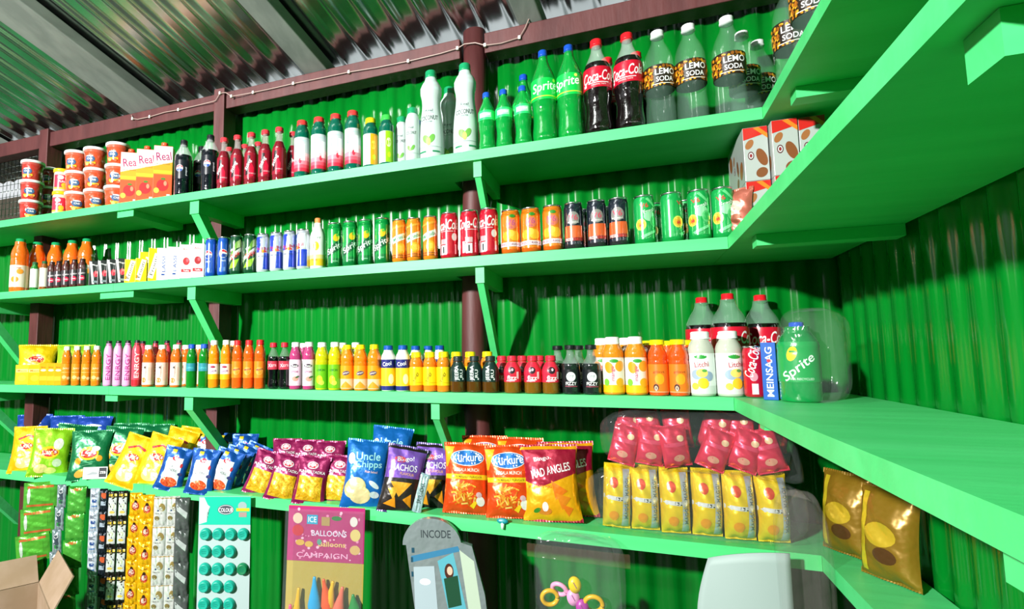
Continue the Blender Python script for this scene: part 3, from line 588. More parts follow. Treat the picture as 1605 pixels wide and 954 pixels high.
gn = can('basil_drink_can', .135, .0272, 0x18A850, [('t', 'V6', 0, 104, 12, 0xE03A3A, .1, 22, .06), ('t', 'Fresh', 14, 90, 11, 0xE6F6EA, .3, 34), ('e', 14, 74, 16, 14, 0x9BE0AE), ('e', -10, 52, 14, 16, 0xE6EC5A), ('e', -10, 52, 11, 13, 0xF2B02A), ('e', -9, 50, 5, 6, 0xD8402A), ('e', 26, 60, 12, 16, 0x58CB78), ('e', 26, 60, 8, 11, 0x2CB858), ('p', [(-10, 20), (34, 40), (36, 34), (-4, 14)], 0x7ADF98), ('p', [(4, 122), (30, 96), (34, 100), (10, 126)], 0x6EDB8E)], bands=[(0, .2, 0x12A04A)])
row(gn, 'B', [1012, 1055, 1098, 1136], 1.632, 'green drink can with round fruit print', 'drink can', 'green basil drink cans', rots=[.0, .9, -.3, -.2])
row(gn, 'B', [1078, 1030], 1.73, 'green can standing behind the front green cans', 'drink can', 'green cans in the back row')
# almond drink cartons piled on the right-wall shelf
al_f = [('e', 12, 60, 11, 24, 0x7E4A2A, .3), ('e', -14, 96, 8, 14, 0x9A6238, -.5), ('e', 10, 20, 14, 12, 0x7A4A2C, .8), ('e', -12, 66, 7, 11, 0x5A2A30), ('e', -12, 66, 5, 8, 0xC8CCCC), ('e', -12, 66, 3, 5, 0x8A2A30), ('p', [(-27, 108), (27, 122), (27, 140), (-27, 140)], 0xC22420), ('p', [(-4, 138), (27, 108), (27, 120), (8, 140)], 0xDD7A24)]
ac = carton('almond_drink_case', .055, .22, .141, 0xA9B0AC, al_f, left=[tuple([q[0], q[1] * 1.8] + list(q[2:])) if q[0] == 'e' else q for q in al_f if q[0] == 'e'] + [('e', -70, 100, 18, 24, 0x8E5630, .3), ('e', 70, 40, 18, 24, 0x9A6238, -.3)])
for c_ in ac.children: c_.name = 'case_body'
for j in range(2):
    put(ac, .328, 1.722, ZB + .0004 + j * .1416, 0.0, '%s almond-print case of the leftmost pair in the shelf corner' % ('lower', 'upper')[j], 'drink case', 'almond-print drink cases')
    put(ac, .386, 1.695, ZB + .0004 + j * .1416, 0.0, '%s almond-print case of the second pair from the left' % ('lower', 'upper')[j], 'drink case', 'almond-print drink cases')
    put(ac, .444, 1.7, ZB + .0004 + j * .1416, 0.0, '%s almond-print case of the third pair, nearest the right wall' % ('lower', 'upper')[j], 'drink case', 'almond-print drink cases')
pp = pouch('snack_packet', .09, .12, .035, 0xC06A58, [('e', 0, 70, 26, 20, 0xE4B8A8), ('e', 10, 40, 14, 12, 0x8A4A30)], kind='foil')
put(pp, .27, 1.618, ZB + .005, -.5, 'small brownish snack packet between green can and almond cases', 'snack packet', rx=-.1)
# ================================================================ goods on the third shelf
random.seed(21)
def jb(name, H, R, body, cap, bands, dec, z0=.12, z1=.55, shape='juice', bk='juice', capr=.66, caph=.1, **k): return bottle(name, H, R, shape, body, cap, (z0, z1, bands), bk=bk, capr=capr, caph=caph, decals=dec, **k)
lays_c = [('e', 0, 100, 34, 22, 0xF4D23A), ('e', 0, 100, 30, 16, 0xC8202C), ('t', "Lay's", 0, 101, 17, 0xFFFFFF, .15, 42, .05)]
yb = pouch('chip_bag', .16, .17, .05, 0xF2C80E, [('e', 0, 100, 40, 26, 0xF8DC4A), ('e', 0, 100, 34, 18, 0xC8202C), ('t', "Lay's", 0, 101, 19, 0xFFFFFF, .1, 48, .05), ('e', 20, 34, 34, 18, 0xF0DC8A)], rnd=1)
put(yb, x_at(55, 1.74, ZC), 1.74, ZC + .005, .75, 'yellow chip bag behind the yellow shrink-wrapped drinks, third shelf', 'chip bag', rx=-.2)
gb = pouch('chip_bag', .16, .17, .05, 0x9FD32A, [('e', 0, 100, 34, 20, 0xF4D23A), ('e', 0, 100, 28, 15, 0xC8202C), ('t', "Lay's", 0, 101, 15, 0xFFFFFF, .1, 40, .05)], rnd=2)
put(gb, x_at(112, 1.79, ZC), 1.79, ZC + .005, .6, 'lime green chip bag behind the small orange juice bottles, third shelf', 'chip bag', rx=-.25)
yc0 = carton('yellow_drink_pack', .05, .04, .085, 0xF2B81C, [('r', 0, 60, 44, 14, 0xF6E08A), ('t', 'Maaza', 0, 60, 9, 0xE07A14, 0, 34), ('e', 0, 28, 15, 13, 0xF6D23A)])
row(yc0, 'C', [36, 55], 1.63, 'bright yellow shrink-wrapped drink pack at left photo edge', 'drink pack', 'bright yellow drink packs', face=.8)
yc1 = carton('yellow_drink_pack', .03, .04, .092, 0xEFA818, [('e', 0, 62, 10, 5, 0xF9EBC0), ('t', 'Mango', 0, 74, 6, 0xB05A14), ('r', 0, 28, 26, 18, 0xF3C53A)])
row(yc1, 'C', [68, 80, 91.5], 1.63, 'small amber drink carton beside the orange juice bottles', 'drink carton', 'small amber drink cartons', face=.85, jit=.02)
a = jb('orange_juice_bottle', .161, .0185, 0xE97A14, 0xF0EDE6, [(1, 0xE88A1C)], [('r', 0, 54, 36, 1.5, 0xF6D28A), ('t', 'Juicy', 0, 70, 9, 0xF9E0B0, 0, 26), ('e', -6, 34, 9, 7, 0xF6C87A), ('e', 10, 30, 6, 6, 0xF8DCA0)])
row(a, 'C', [103, 119, 134.5, 150], 1.625, 'small orange juice bottle with white cap', 'juice bottle', 'small orange juice bottles', face=.8)
a = jb('energy_bottle', .18, .0172, 0xD98AC4, 0x1C1C20, [(1, 0xDFA2D2)], [('t', 'ENRGY', 0, 76, 17, 0xB0267E, 1.57, 104, .05), ('r', 14, 70, 3, 70, 0xC86AB0)], z0=.03, z1=.88, shape='tall', capr=.6)
row(a, 'C', [168.5, 183.5, 198.5], 1.625, 'pale pink energy bottle with upright lettering and black cap', 'drink bottle', 'pale pink energy bottles', face=.95, jit=.03)
a = jb('energy_bottle', .18, .0172, 0xC83048, 0x1C1C20, [(.14, 0xC0222E), (.86, 0xE0485A)], [('t', 'ENRGY', 0, 84, 17, 0xF4E6E8, 1.57, 100, .05)], z0=.03, z1=.88, shape='tall', capr=.6)
row(a, 'C', [213], 1.625, 'red energy bottle with upright lettering beside three pink ones', 'drink bottle', face=.95)
row(a, 'C', [222, 242, 260, 279], 1.72, 'black-capped red energy bottle in the back row', 'drink bottle', 'energy bottles in the back row')
a = jb('orange_drink_bottle', .16, .0215, 0xF0661A, 0xF2EEEA, [(1, 0xEFD3C6)], [('e', -12, 26, 9, 10, 0xF0822A), ('t', 'Tropicana', -4, 60, 6, 0xB0705A, 1.57, 44), ('r', 10, 50, 12, 50, 0xEFC4B2), ('e', -8, 74, 4, 4, 0x3A3A3A)], z0=.05, z1=.58)
row(a, 'C', [231.5, 253, 275.5], 1.63, 'orange drink bottle with pale pink label and white cap', 'drink bottle', 'orange drink bottles with pale labels', face=.85)
a2 = a
row(a2, 'C', [290, 311], 1.715, 'white-capped orange drink bottle in the back row behind green ones,', 'drink bottle')
a = jb('green_drink_bottle', .16, .0195, 0x179A2C, 0x1A4CC0, [(1, 0x2E8A9A)], [('t', 'Limca', 0, 74, 9, 0x5AC0C8, 0, 28)], z0=.38, z1=.56, bk='liquid')
row(a, 'C', [299.5, 319], 1.628, 'green drink bottle with blue cap and teal label', 'drink bottle', 'blue-capped green bottles', face=.7)
a = jb('orange_juice_bottle', .173, .0195, 0xEC8A14, 0xF0F0EA, [(.35, 0xF0B41E), (.65, 0xEFE3DC)], [('t', 'Slice', 0, 62, 10, 0x7A3A8A, .15, 26, .04), ('e', 0, 76, 9, 4, 0xA02A4A)], z0=.18, z1=.5)
row(a, 'C', [334.5, 353.5], 1.628, 'amber juice bottle with white cap and white-yellow label', 'juice bottle', 'white-capped amber juice bottles', face=.7)
row(a, 'C', [365], 1.72, 'white-capped juice bottle peeking from behind the red-capped ones', 'juice bottle')
a = jb('orange_juice_bottle', .171, .0195, 0xE85A14, 0xDC2028, [(1, 0xEE8420)], [('e', 0, 62, 13, 14, 0xF3A84A), ('e', 0, 60, 9, 9, 0xF0902A), ('t', 'Mazza', 0, 68, 7, 0x8A3A4A, .2, 24, .04)], z0=.22, z1=.56)
row(a, 'C', [371.5, 389.5, 407], 1.628, 'orange-red juice bottle with red cap', 'juice bottle', 'red-capped orange juice bottles', face=.7)
a = bottle('cola_bottle', .16, .0195, 'contour', 0x0C0B10, 0xDC2038, (.42, .6, [(1, 0xC83A50)]), fill=.7, bk='juice', capr=.62, caph=.1, topc=0x8FA394, decals=[('t', 'Xtra', 0, 82, 12, 0xF6D0D6, .1, 32, .05)])
row(a, 'C', [428, 445.5], 1.63, 'small black cola bottle with red cap and red label', 'soda bottle', 'small cola bottles', face=.7)
a = jb('litchi_drink_bottle', .16, .0212, 0xB03A72, 0xF2EEF0, [(1, 0xE6CDDC)], [('e', 0, 80, 14, 6, 0x2A2030), ('t', 'Real', 0, 80, 8, 0xF0F0F0, 0, 20, .04), ('e', 2, 36, 11, 8, 0xF09A8A), ('e', 10, 42, 8, 3, 0x3A6A3A, .4), ('t', 'LITCHI', 0, 60, 6, 0xB84A88)], z0=.08, z1=.63)
row(a, 'C', [463, 484], 1.63, 'magenta drink bottle with pale label and white cap', 'drink bottle', 'magenta drink bottles', face=.7)
row(a, 'C', [475], 1.75, 'magenta drink bottle half hidden behind its two neighbours', 'drink bottle')
a = jb('lime_drink_bottle', .158, .0225, 0xC6C414, 0xEEF2EE, [(1, 0x6CB91C)], [('e', -4, 34, 11, 14, 0xE8D22A), ('t', 'LEMON', 0, 66, 8, 0x2A7A22, 0, 28), ('e', 4, 24, 9, 8, 0xC8DC4A)], z0=.04, z1=.53)
row(a, 'C', [504.5, 525], 1.63, 'yellow-green drink bottle with lime label and white cap', 'drink bottle', 'yellow-green drink bottles', face=.6)
row(a, 'C', [537, 558], 1.72, 'white-capped bottle in the back row behind yellow-capped ones', 'drink bottle')
a = jb('orange_drink_bottle', .148, .0222, 0xEB8418, 0xF4DE10, [(.42, 0xEAC9A0), (.58, 0xF09A1C)], [('p', [(-20, 12), (0, 30), (20, 12), (20, 8), (-20, 8)], 0xEE9A2A), ('e', 0, 56, 13, 7, 0x5A4A5A, .2), ('t', 'Jumpin', 0, 56, 7, 0xF4E6DC, .2, 22)], z0=.04, z1=.54)
row(a, 'C', [544.5, 565.5, 587], 1.63, 'orange drink bottle with bright yellow cap', 'drink bottle', 'yellow-capped orange bottles', face=.6)
a = jb('milk_drink_bottle', .144, .0228, 0xEDEDE2, 0x1450A8, [(.12, 0x24307A), (.5, 0xF2CE2A), (.24, 0x2A2E78), (.14, 0xF2F2E6)], [('t', 'Cool', -4, 86, 13, 0xF4F6FA, .15, 30, .04), ('e', 10, 38, 9, 16, 0xF2E9C0)], z0=.02, z1=.8, bk='gloss')
row(a, 'C', [609, 632], 1.633, 'flavoured milk bottle with blue cap, navy and yellow label', 'milk bottle', 'blue-capped milk bottles', face=.6)
row(a, 'C', [652, 672, 690], [1.76, 1.8, 1.76], 'blue-capped milk bottle in the back row behind yellow-labelled ones,', 'milk bottle')
a = jb('ginger_drink_bottle', .122, .0215, 0xE07E1A, 0xF4DE10, [(1, 0xF0D016)], [('t', 'Tingy', 0, 44, 11, 0x7A6A14, 1.2, 34, .03), ('r', 0, 28, 60, 1.5, 0xD8A814), ], z0=.16, z1=.62, capr=.74, caph=.14)
row(a, 'C', [653, 674.5, 696], 1.632, 'small amber bottle with yellow label and yellow cap', 'drink bottle', 'yellow-labelled small bottles', face=.6)
row(a, 'C', [716, 738, 765], 1.72, 'yellow-capped small bottle behind the dark ones', 'drink bottle', 'yellow-capped bottles in the back row')
def lowb(name, body, cap, lc, dec, R=.0245, H=.108): return bottle(name, H, R, 'squat', body, cap, (.3, .84, [(1, lc)]), bk='liquid', capr=.6, caph=.14, decals=dec)
a = lowb('jeera_drink_bottle', 0x6A4416, 0x1E2A2A, 0x18302C, [('t', 'JEERA', -4, 58, 15, 0xEAF2EE, 1.57, 44, .06), ('t', 'RU', 9, 56, 9, 0xEAF2EE, 1.57, 24, .05), ('e', 14, 40, 2.5, 2.5, 0xEAF2EE)])
row(a, 'C', [718.5, 744.5, 769.5], [1.632, 1.64, 1.632], 'squat dark bottle with white upright lettering', 'drink bottle', 'squat dark bottles', face=.6, jit=.2)
a = lowb('apple_fizz_bottle', 0x9A6A1C, 0xD8243C, 0xE02840, [('e', 0, 66, 10, 10, 0x2A1A26), ('e', 2, 68, 3, 4, 0xE8C8D0), ('t', 'fizz', 0, 45, 13, 0xFFFFFF, 0, 28, .06), ('r', 18, 52, 7, 20, 0xF0D8DC), ('r', -4, 36, 26, 2, 0xF6E0E4)])
row(a, 'C', [804, 836, 864.5], 1.633, 'squat bottle with red label and red cap', 'drink bottle', 'squat red-labelled bottles', face=.6, jit=.15)
row(a, 'C', [788, 820, 847], 1.72, 'red-labelled squat bottle in the row behind', 'drink bottle', 'squat red-labelled bottles behind')
a = bottle('fizzy_cola_bottle', .137, .0245, 'glass', 0x1C2422, 0x16161A, (.14, .5, [(1, 0x16181C)]), fill=.62, bk='juice', capr=.62, caph=.09, topc=0x9CA8A4, decals=[('e', 0, 49, 13, 13, 0xE6ECEC), ('t', 'Shy', 0, 50, 11, 0x8A9494, .2, 16), ('t', 'FIZZY', 0, 30, 9, 0xFFFFFF, 0, 30, .06), ('r', 0, 22, 34, 2, 0xA04A5A)])
row(a, 'C', [896, 928.5], 1.632, 'dark fizzy drink bottle with white round emblem', 'soda bottle', 'dark fizzy drink bottles', jit=.05)
row(a, 'C', [876, 909], 1.71, 'dark fizzy drink bottle in the row behind', 'soda bottle', 'dark fizzy bottles behind')
a = jb('mango_drink_bottle', .158, .028, 0xE0861E, 0xF2F2EE, [(.22, 0xF0B81C), (.78, 0xEDE6D6)], [('e', -12, 74, 12, 16, 0xF09A1E, .3), ('e', 18, 78, 13, 15, 0xEFA32A, -.4), ('e', 2, 92, 12, 5, 0x3A9A3A), ('t', 'mango', 0, 58, 9, 0xC04A7A, 1.57, 40, .04), ('e', -20, 34, 8, 10, 0x7ABF3A), ('e', 18, 34, 12, 12, 0xF3B020)], z0=.04, z1=.64, shape='juice', capr=.68, caph=.13)
row(a, 'C', [963, 999], 1.645, 'mango drink bottle with white cap and white-orange label', 'drink bottle', 'white-capped mango bottles', face=.6)
row(a, 'C', [946, 984], 1.75, 'mango drink bottle half hidden behind its front-row twin', 'drink bottle', 'mango bottles behind')
a = jb('orange_squash_bottle', .148, .0243, 0xEE5216, 0xF4DE10, [(1, 0xEE7820)], [('t', 'glint', 0, 62, 8, 0xA84A1C, 0, 30), ('e', 2, 44, 12, 14, 0xF4A01E), ('e', -8, 22, 7, 9, 0x4A2A24), ('e', -8, 20, 4, 6, 0xF0C8A8), ('r', 0, 10, 60, 3, 0xF0A070)], z0=.06, z1=.56, capr=.78, caph=.09)
row(a, 'C', [1033.5, 1066], 1.64, 'bright orange-red drink bottle with yellow cap', 'drink bottle', 'yellow-capped orange-red bottles', face=.5)
row(a, 'C', [1018, 1050, 1080], [1.73, 1.78, 1.73], 'yellow-capped orange-red bottle in the row behind', 'drink bottle')
a = jb('litchi_drink_bottle', .168, .0312, 0xB9BFAE, 0xF2F4F2, [(.2, 0xD2DAD2), (.8, 0xE6ECE6)], [('e', 0, 102, 15, 6, 0x2F9A3A), ('t', 'Litchi', 2, 82, 13, 0xC04A5A, .1, 34, .03), ('e', -10, 56, 15, 13, 0x9AB0C0), ('e', 16, 52, 14, 13, 0x90A8BC), ('e', 2, 60, 14, 11, 0xF0D868), ('e', 4, 34, 13, 14, 0xF2C62A), ('e', -16, 26, 9, 9, 0xE9D24A), ('e', 8, 66, 6, 4, 0x5AA04A)], z0=.04, z1=.66, bk='gloss', capr=.72, caph=.12)
row(a, 'C', [1102, 1146], 1.65, 'pale litchi drink bottle with white cap and lemon print', 'drink bottle', 'pale litchi drink bottles', rots=[-.1, .35], face=.5)
ckb = bottle('cola_bottle', .275, .0465, 'cola', 0x10080A, 0xE01C28, (.3, .66, [(1, 0xC8102E)]), fill=.7, bk='juice', capr=.33, caph=.06, topc=0x8FB8A0, decals=[('t', 'Coca-Cola', 0, 152, 34, 0xFFFFFF, .05, 110, .03, .35)])
row(ckb, 'C', [1107.5, 1149.5, 1201], [1.83, 1.745, 1.83], 'big cola bottle with red cap in the back corner', 'soda bottle', 'big cola bottles in the corner', rots=[.5, .3, .1], face=.3)
a = can('cola_can', .128, .0235, 0xC8102E, [('t', 'Coca-Cola', 0, 90, 24, 0xFFFFFF, 1.3, 80, .03, .3), ('e', 2, 52, 9, 11, 0xE89AA6), ('r', 4, 22, 14, 26, 0xF0E0E2)])
put(a, .292, 1.618, ZC + .0004, -.3, 'single red cola can beside the litchi drinks, at the shelf corner', 'drink can')
a = carton('snack_box', .03, .06, .135, 0x1E5AB4, [('t', 'MEINSAAG', 0, 66, 14, 0xF2F4F8, 1.57, 116, .06), ('e', 0, 92, 4, 4, 0xD83040)])
put(a, .316, 1.565, ZC + .0004, -.25, 'narrow blue box with white upright lettering at the shelf corner', 'box')
sb2 = bottle('lemon_soda_bottle', .18, .04, 'juice', 0x0C8A42, 0x1450C0, (.25, .75, [(1, 0x109A4A)]), capr=.36, caph=.1, bk='juice', decals=[('e', -10, 108, 10, 17, 0xE9D21E, -.3), ('t', 'Sprite', 2, 76, 26, 0xF4FFF8, .7, 80, .05, .2), ('t', '100% RECYCLED', 6, 52, 5, 0xCFEFD8)])
put(sb2, .362, 1.51, ZC + .0004, -.3, 'green lemon soda bottle under clear plastic at the shelf corner', 'soda bottle')
def film_bag(name, pts, W, D, H, rnd=0, n=18, kind='film', sq=.5, tail=0, col=0x8A9292):
    """thin clear wrap: a rounded box with creases"""
    rr = random.Random(rnd); ph = [rr.uniform(0, 6.28) for _ in range(9)]; me = Mesh(); v = []; N = n * 2
    for j in range(n + 1):
        b = math.pi * (j / n - .5); cz = math.copysign(abs(math.sin(b)) ** sq, b); cr = abs(math.cos(b)) ** sq
        for i in range(N):
            a = 2 * math.pi * i / N; ca = math.copysign(abs(math.cos(a)) ** sq, math.cos(a)); sa = math.copysign(abs(math.sin(a)) ** sq, math.sin(a))
            k = 1 + .04 * math.sin(5 * a + ph[0] + 3 * b) + .03 * math.sin(9 * a + ph[1] - 5 * b) + .02 * math.sin(17 * a + ph[2])
            x = W / 2 * cr * ca * k; z = H / 2 * cz * (1 + .04 * math.sin(4 * a + ph[3]))
            if tail and x > W * .3: z -= tail * (x / W - .3) * 2
            v.append((x, D / 2 * cr * sa * k, z + H / 2))
    f = [(j * N + i, j * N + (i + 1) % N, (j + 1) * N + (i + 1) % N, (j + 1) * N + i) for j in range(n) for i in range(N)]
    me.add(v, f, M(col, kind)); return me.build(name)
o = film_bag('plastic_wrap', None, .125, .12, .205, 4); o.location = (.385, 1.49, ZC + .002); tag(o, 'crumpled clear plastic wrap over the green bottle at the shelf corner', 'plastic wrap')
# ================================================================ bags on the lowest shelf
rr = random.Random(5)
def pile(n, u0, u1, v0, v1, cols, a, b, kind='e'):
    return [(kind, rr.uniform(u0, u1), rr.uniform(v0, v1), rr.uniform(a * .6, a), rr.uniform(b * .6, b), rr.choice(cols), rr.uniform(0, 3.1)) for _ in range(n)]
def lays(name, col, W, H, rnd, logo_y, chips, seal=None):
    d = [('e', 0, logo_y, W * 260, W * 170, 0xF4C81E), ('e', 0, logo_y - 1, W * 220, W * 110, 0xC8202C), ('t', "Lay's", 0, logo_y, W * 150, 0xFFFFFF, .1, W * 380, .06)] + chips
    return pouch(name, W, H, .038, col, d, rnd=rnd, seal=seal)
chipc = [('e', -24, 24, 24, 15, 0xE9B84A, .3), ('e', 6, 20, 22, 14, 0xF0A81E, -.2), ('e', 6, 20, 13, 8, 0xF6C23A, -.2), ('e', -40, 70, 13, 14, 0xE9A02A), ('e', 44, 80, 13, 12, 0xE9A02A), ('e', 28, 118, 17, 10, 0xD8E6DE), ('r', 0, 64, 60, 1.5, 0x5AC08A, .1), ('r', 0, 56, 40, 1.2, 0x8AD0A8, .1)]
def bag(proto, px, Y, rz, lab, cat='chip bag', group=None, rx=-.22, ry=0, sh='D', z=0):
    if px < 690: z -= .006 if Y > 1.69 else .014; Y -= .034 if Y < 1.69 else .012; rx -= .06
    X = x_at(px, Y, SHELF[sh] + .05); return put(proto, X, Y, SHELF[sh] + .005 + z, rz, lab, cat, group, rx, ry)
by = lays('chip_bag', 0xF2BE0C, .13, .19, 3, 108, [('e', 0, 38, 34, 22, 0xF0DC8A, .2), ('p', [(-40, 140), (0, 158), (40, 146), (34, 138), (0, 150), (-34, 132)], 0xC8302C)])
dg = lays('chip_bag', 0x0F6E40, .155, .19, 4, 100, chipc)
lg = lays('chip_bag', 0x8CCB1E, .15, .19, 5, 92, [('e', 30, 126, 20, 24, 0xE0EAD0), ('e', 34, 50, 18, 16, 0xC8D8B8), ('e', -26, 28, 26, 18, 0xEAD98A), ('e', 10, 20, 24, 12, 0xD9DC7A)])
bb = lays('chip_bag', 0x1C46A8, .15, .19, 6, 112, [('e', 0, 150, 40, 7, 0xDCE2EE)])
G1 = 'dark green chip bags'
for i, (px, Y, rz) in enumerate(((45, 1.80, .6), (95, 1.81, .5), (140, 1.82, .5))):
    bag(bb, px, Y, rz, 'blue chip bag in the back row, %s of three, behind the green bags' % ordinal(i, 3), group='blue chip bags', z=.02)
for i, (px, Y, rz) in enumerate(((195, 1.81, .4), (235, 1.82, .4))):
    bag(dg, px, Y, rz, 'dark green chip bag in the back row, %s one behind yellow bags' % ordinal(i, 2), group='dark green bags behind', z=.0)
bag(by, 38, 1.66, .6, 'yellow chip bag cut by the left photo edge, lowest shelf')
bag(lg, 74, 1.645, .75, 'lime green chip bag at the left of the lowest shelf', ry=.06)
bag(dg, 105, 1.70, .75, 'dark green chip bag leaning left, between lime and front green bags', group=G1, ry=.16)
bag(dg, 137, 1.65, .6, 'dark green chip bag in front, big round logo facing forward', group=G1)
bag(dg, 180, 1.70, .5, 'dark green chip bag partly behind the leaning yellow bag', group=G1, ry=.1)
bag(by, 262, 1.74, .3, 'yellow chip bag standing behind, left of the blue nut bags', ry=.25)
bag(by, 290, 1.78, .4, 'yellow chip bag in the back, above the blue nut bags', ry=.15)
bag(by, 190, 1.618, .35, 'front yellow chip bag leaning right, bottom over the shelf edge', ry=.3, rx=-.3, group='leaning yellow chip bags')
bag(by, 230, 1.655, .35, 'second yellow chip bag leaning right, beside the blue nut bags', ry=.28, rx=-.28, group='leaning yellow chip bags')
pc_ = Mesh().box(-.045, .045, -.004, 0, 0, .045, M(0xE6E9EA, 'paper')); prints(pc_, [('r', 28, 24, 28, 36, 0x20242A), ('p', [(-38, 14), (-10, 28), (8, 24), (10, 18), (-12, 16)], 0x9AA0A4), ('t', 'ZEB', 28, 24, 9, 0xF4F4F4)], lambda u, v, o: (u / 1000, -.004 - o * .0003, v / 1000), kind='paper')
o = pc_.build('printed_card'); o.location = (x_at(149, 1.606, ZD), 1.606, ZD + .001); o.rotation_euler = (-.1, 0, .5); tag(o, 'small white and black printed card below the green chip bags', 'card')
nut = pouch('snack_bag', .105, .15, .03, 0x1450A4, [('p', [(-30, 112), (30, 116), (34, 20), (-34, 20)], 0xE9EDF0), ('e', 0, 112, 14, 9, 0xD02A34), ('t', 'NUT', 0, 84, 8, 0x5A6068), ('t', 'CRACKER', 0, 70, 9, 0x4A5058, 0, 44), ('e', 0, 28, 32, 17, 0xD8501E)] + pile(30, -26, 26, 16, 40, [0xE8693A, 0xC8401A, 0xF08A4A], 6, 3) + [('e', 34, 60, 9, 6, 0x3A3A7A), ('e', 30, 90, 5, 8, 0xC83040), ('r', -14, 138, 16, 13, 0xE9D22A)], rnd=8)
NP = [(262, 1.63, .42, .22), (310, 1.625, .3, .1), (338, 1.66, .3, .3), (352, 1.69, .3, .33), (366, 1.72, .3, .36), (382, 1.75, .3, .38)]
for i, (px, Y, rz, ry) in enumerate(NP):
    bag(nut, px, Y, rz, 'blue nut snack bag, %s in the leaning file of six on lowest shelf' % ordinal(i, 6), 'snack bag', 'blue nut snack bags', ry=ry)
for i, px in enumerate((285, 318, 350, 380)):
    bag(nut, px, 1.81, .4, 'blue nut snack bag in the back row, %s of four' % ordinal(i, 4), 'snack bag', 'blue nut snack bags behind', z=.02)
nood = pile(110, -40, 40, 14, 84, [0xE8B81E, 0xD8A014, 0xF2CC3E, 0xC88A10], 16, 2.2, 'r')
pj = pouch('snack_bag', .112, .15, .034, 0x8A1650, [('r', 0, 48, 88, 76, 0xDDA81A)] + nood + [('t', 'PUNJABI TADKA', 0, 99, 12, 0xF6EEF2, 0, 98, .05), ('e', 0, 122, 20, 12, 0xE8E0E8), ('e', 0, 122, 18, 10, 0xD02A3A), ('t', 'Haldiram', 0, 122, 5, 0xFFFFFF)], rnd=9)
for i, (px, Y, rz, ry) in enumerate(((402, 1.68, .3, .3), (437, 1.642, .3, .22), (482, 1.64, .25, .1), (527, 1.68, .2, .05))):
    bag(pj, px, Y, rz, 'maroon snack bag of yellow noodles, %s of the front four' % ordinal(i, 4), 'snack bag', 'maroon snack bags', ry=ry)
for i, px in enumerate((445, 480, 515)):
    bag(pj, px, 1.79, .3, 'maroon snack bag in the back row, %s of three' % ordinal(i, 3), 'snack bag', 'maroon snack bags behind', z=.015)
un = pouch('chip_bag', .145, .21, .055, 0x1668BC, [('e', -54, 150, 12, 18, 0xEFE6C8), ('t', 'Uncle', 4, 160, 26, 0xA8E8F0, .05, 84, .07), ('t', 'Chipps', 8, 132, 28, 0xA8E8F0, .05, 94, .07), ('t', 'Plain Salted', 20, 112, 7, 0xF0C8D8), ('e', -30, 60, 38, 32, 0xE6CF8A, .3), ('e', -10, 40, 36, 26, 0xEBD9A0), ('e', -26, 74, 26, 18, 0xF0E2B0), ('e', 34, 74, 20, 8, 0xDCE6EE, -.5), ('e', 38, 44, 16, 10, 0xDCE6EE)], rnd=10)
bag(un, 603, 1.76, .2, 'blue chip bag at the back, behind the purple tortilla bags', ry=.1, z=.02)
bag(un, 567, 1.65, .35, 'big blue chip bag in front, light blue lettering, left of purple bags', ry=.1)
na = pouch('tortilla_bag', .13, .2, .05, 0x2A2422, [('p', [(-62, 98), (64, 108), (64, 190), (-62, 190)], 0x7A52B4), ('e', -18, 158, 20, 10, 0xD84A5A), ('t', 'Bingo!', 0, 160, 18, 0xF6F0FA, .15, 56, .06), ('t', 'NACHOS', -2, 134, 20, 0xF4F0FA, .05, 90, .05), ('t', 'FLAVOUR', 12, 116, 8, 0xE8A878), ('p', [(-40, 88), (34, 92), (-4, 46)], 0xEFA42A), ('p', [(-44, 66), (-10, 76), (-20, 34)], 0xF0B43A), ('p', [(-50, 20), (-16, 44), (-8, 14)], 0xF09A1E), ('p', [(10, 40), (36, 60), (40, 20)], 0xE8921A)], seal=0x4A3A7A, rnd=11)
bag(na, 675, 1.69, .2, 'purple and black tortilla bag standing behind its leaning twin', 'tortilla bag', 'purple tortilla bags', ry=.06)
bag(na, 622, 1.645, .35, 'purple and black tortilla bag in front, leaning to the right', 'tortilla bag', 'purple tortilla bags', ry=.18)
s_ = pouch('sauce_sachet', .028, .11, .008, 0xA8C4C8, [('t', 'SRIRACHA', 0, 56, 12, 0x2A3A3E, 1.57, 62, .05)], rnd=12, waist=0)
P = on_plane(652, 778, 1.602); put(s_, P.x, 1.604, ZD + .004, .25, 'narrow silver sauce sachet leaning on the purple bags', 'sachet', rx=-.06, ry=.26)
kk = pouch('snack_bag', .145, .198, .055, 0xE84A14, [('e', 0, 157, 54, 24, 0xF4F0F0), ('e', 0, 157, 52, 22, 0x1E6ABC), ('t', 'Kurkure', 0, 158, 25, 0xFFFFFF, .08, 94, .07), ('t', 'MASALA MUNCH', 0, 122, 10, 0xF8E8D8, 0, 80, .05), ('r', 0, 102, 140, 14, 0xF2C81E), ('t', 'NEW MASALA FLAVOUR', 0, 102, 6, 0x5A5A1A, 0, 100), ('p', [(-70, 190), (-40, 190), (-64, 130), (-70, 130)], 0xF2B01E)] + pile(70, -40, 30, 26, 82, [0xF0B83A, 0xE8962A, 0xF6D06A, 0xD8701A], 22, 5, 'r') + [('e', 44, 34, 13, 14, 0xF0EEE8), ('e', 40, 52, 9, 8, 0xE0B8C0), ('p', [(10, 20), (22, 12), (34, 30), (26, 34)], 0xF2C81E)], rnd=13)
for i, (px, Y, rz) in enumerate(((760, 1.74, .2), (815, 1.735, .1))):
    bag(kk, px, Y, rz, 'orange snack bag standing behind, %s of the two in back' % ordinal(i, 2), 'snack bag', 'orange snack bags behind', z=.01)
bag(kk, 731, 1.64, .2, 'orange crunchy snack bag, left of the two in front, by tortilla bags', 'snack bag', 'orange snack bags', ry=.02)
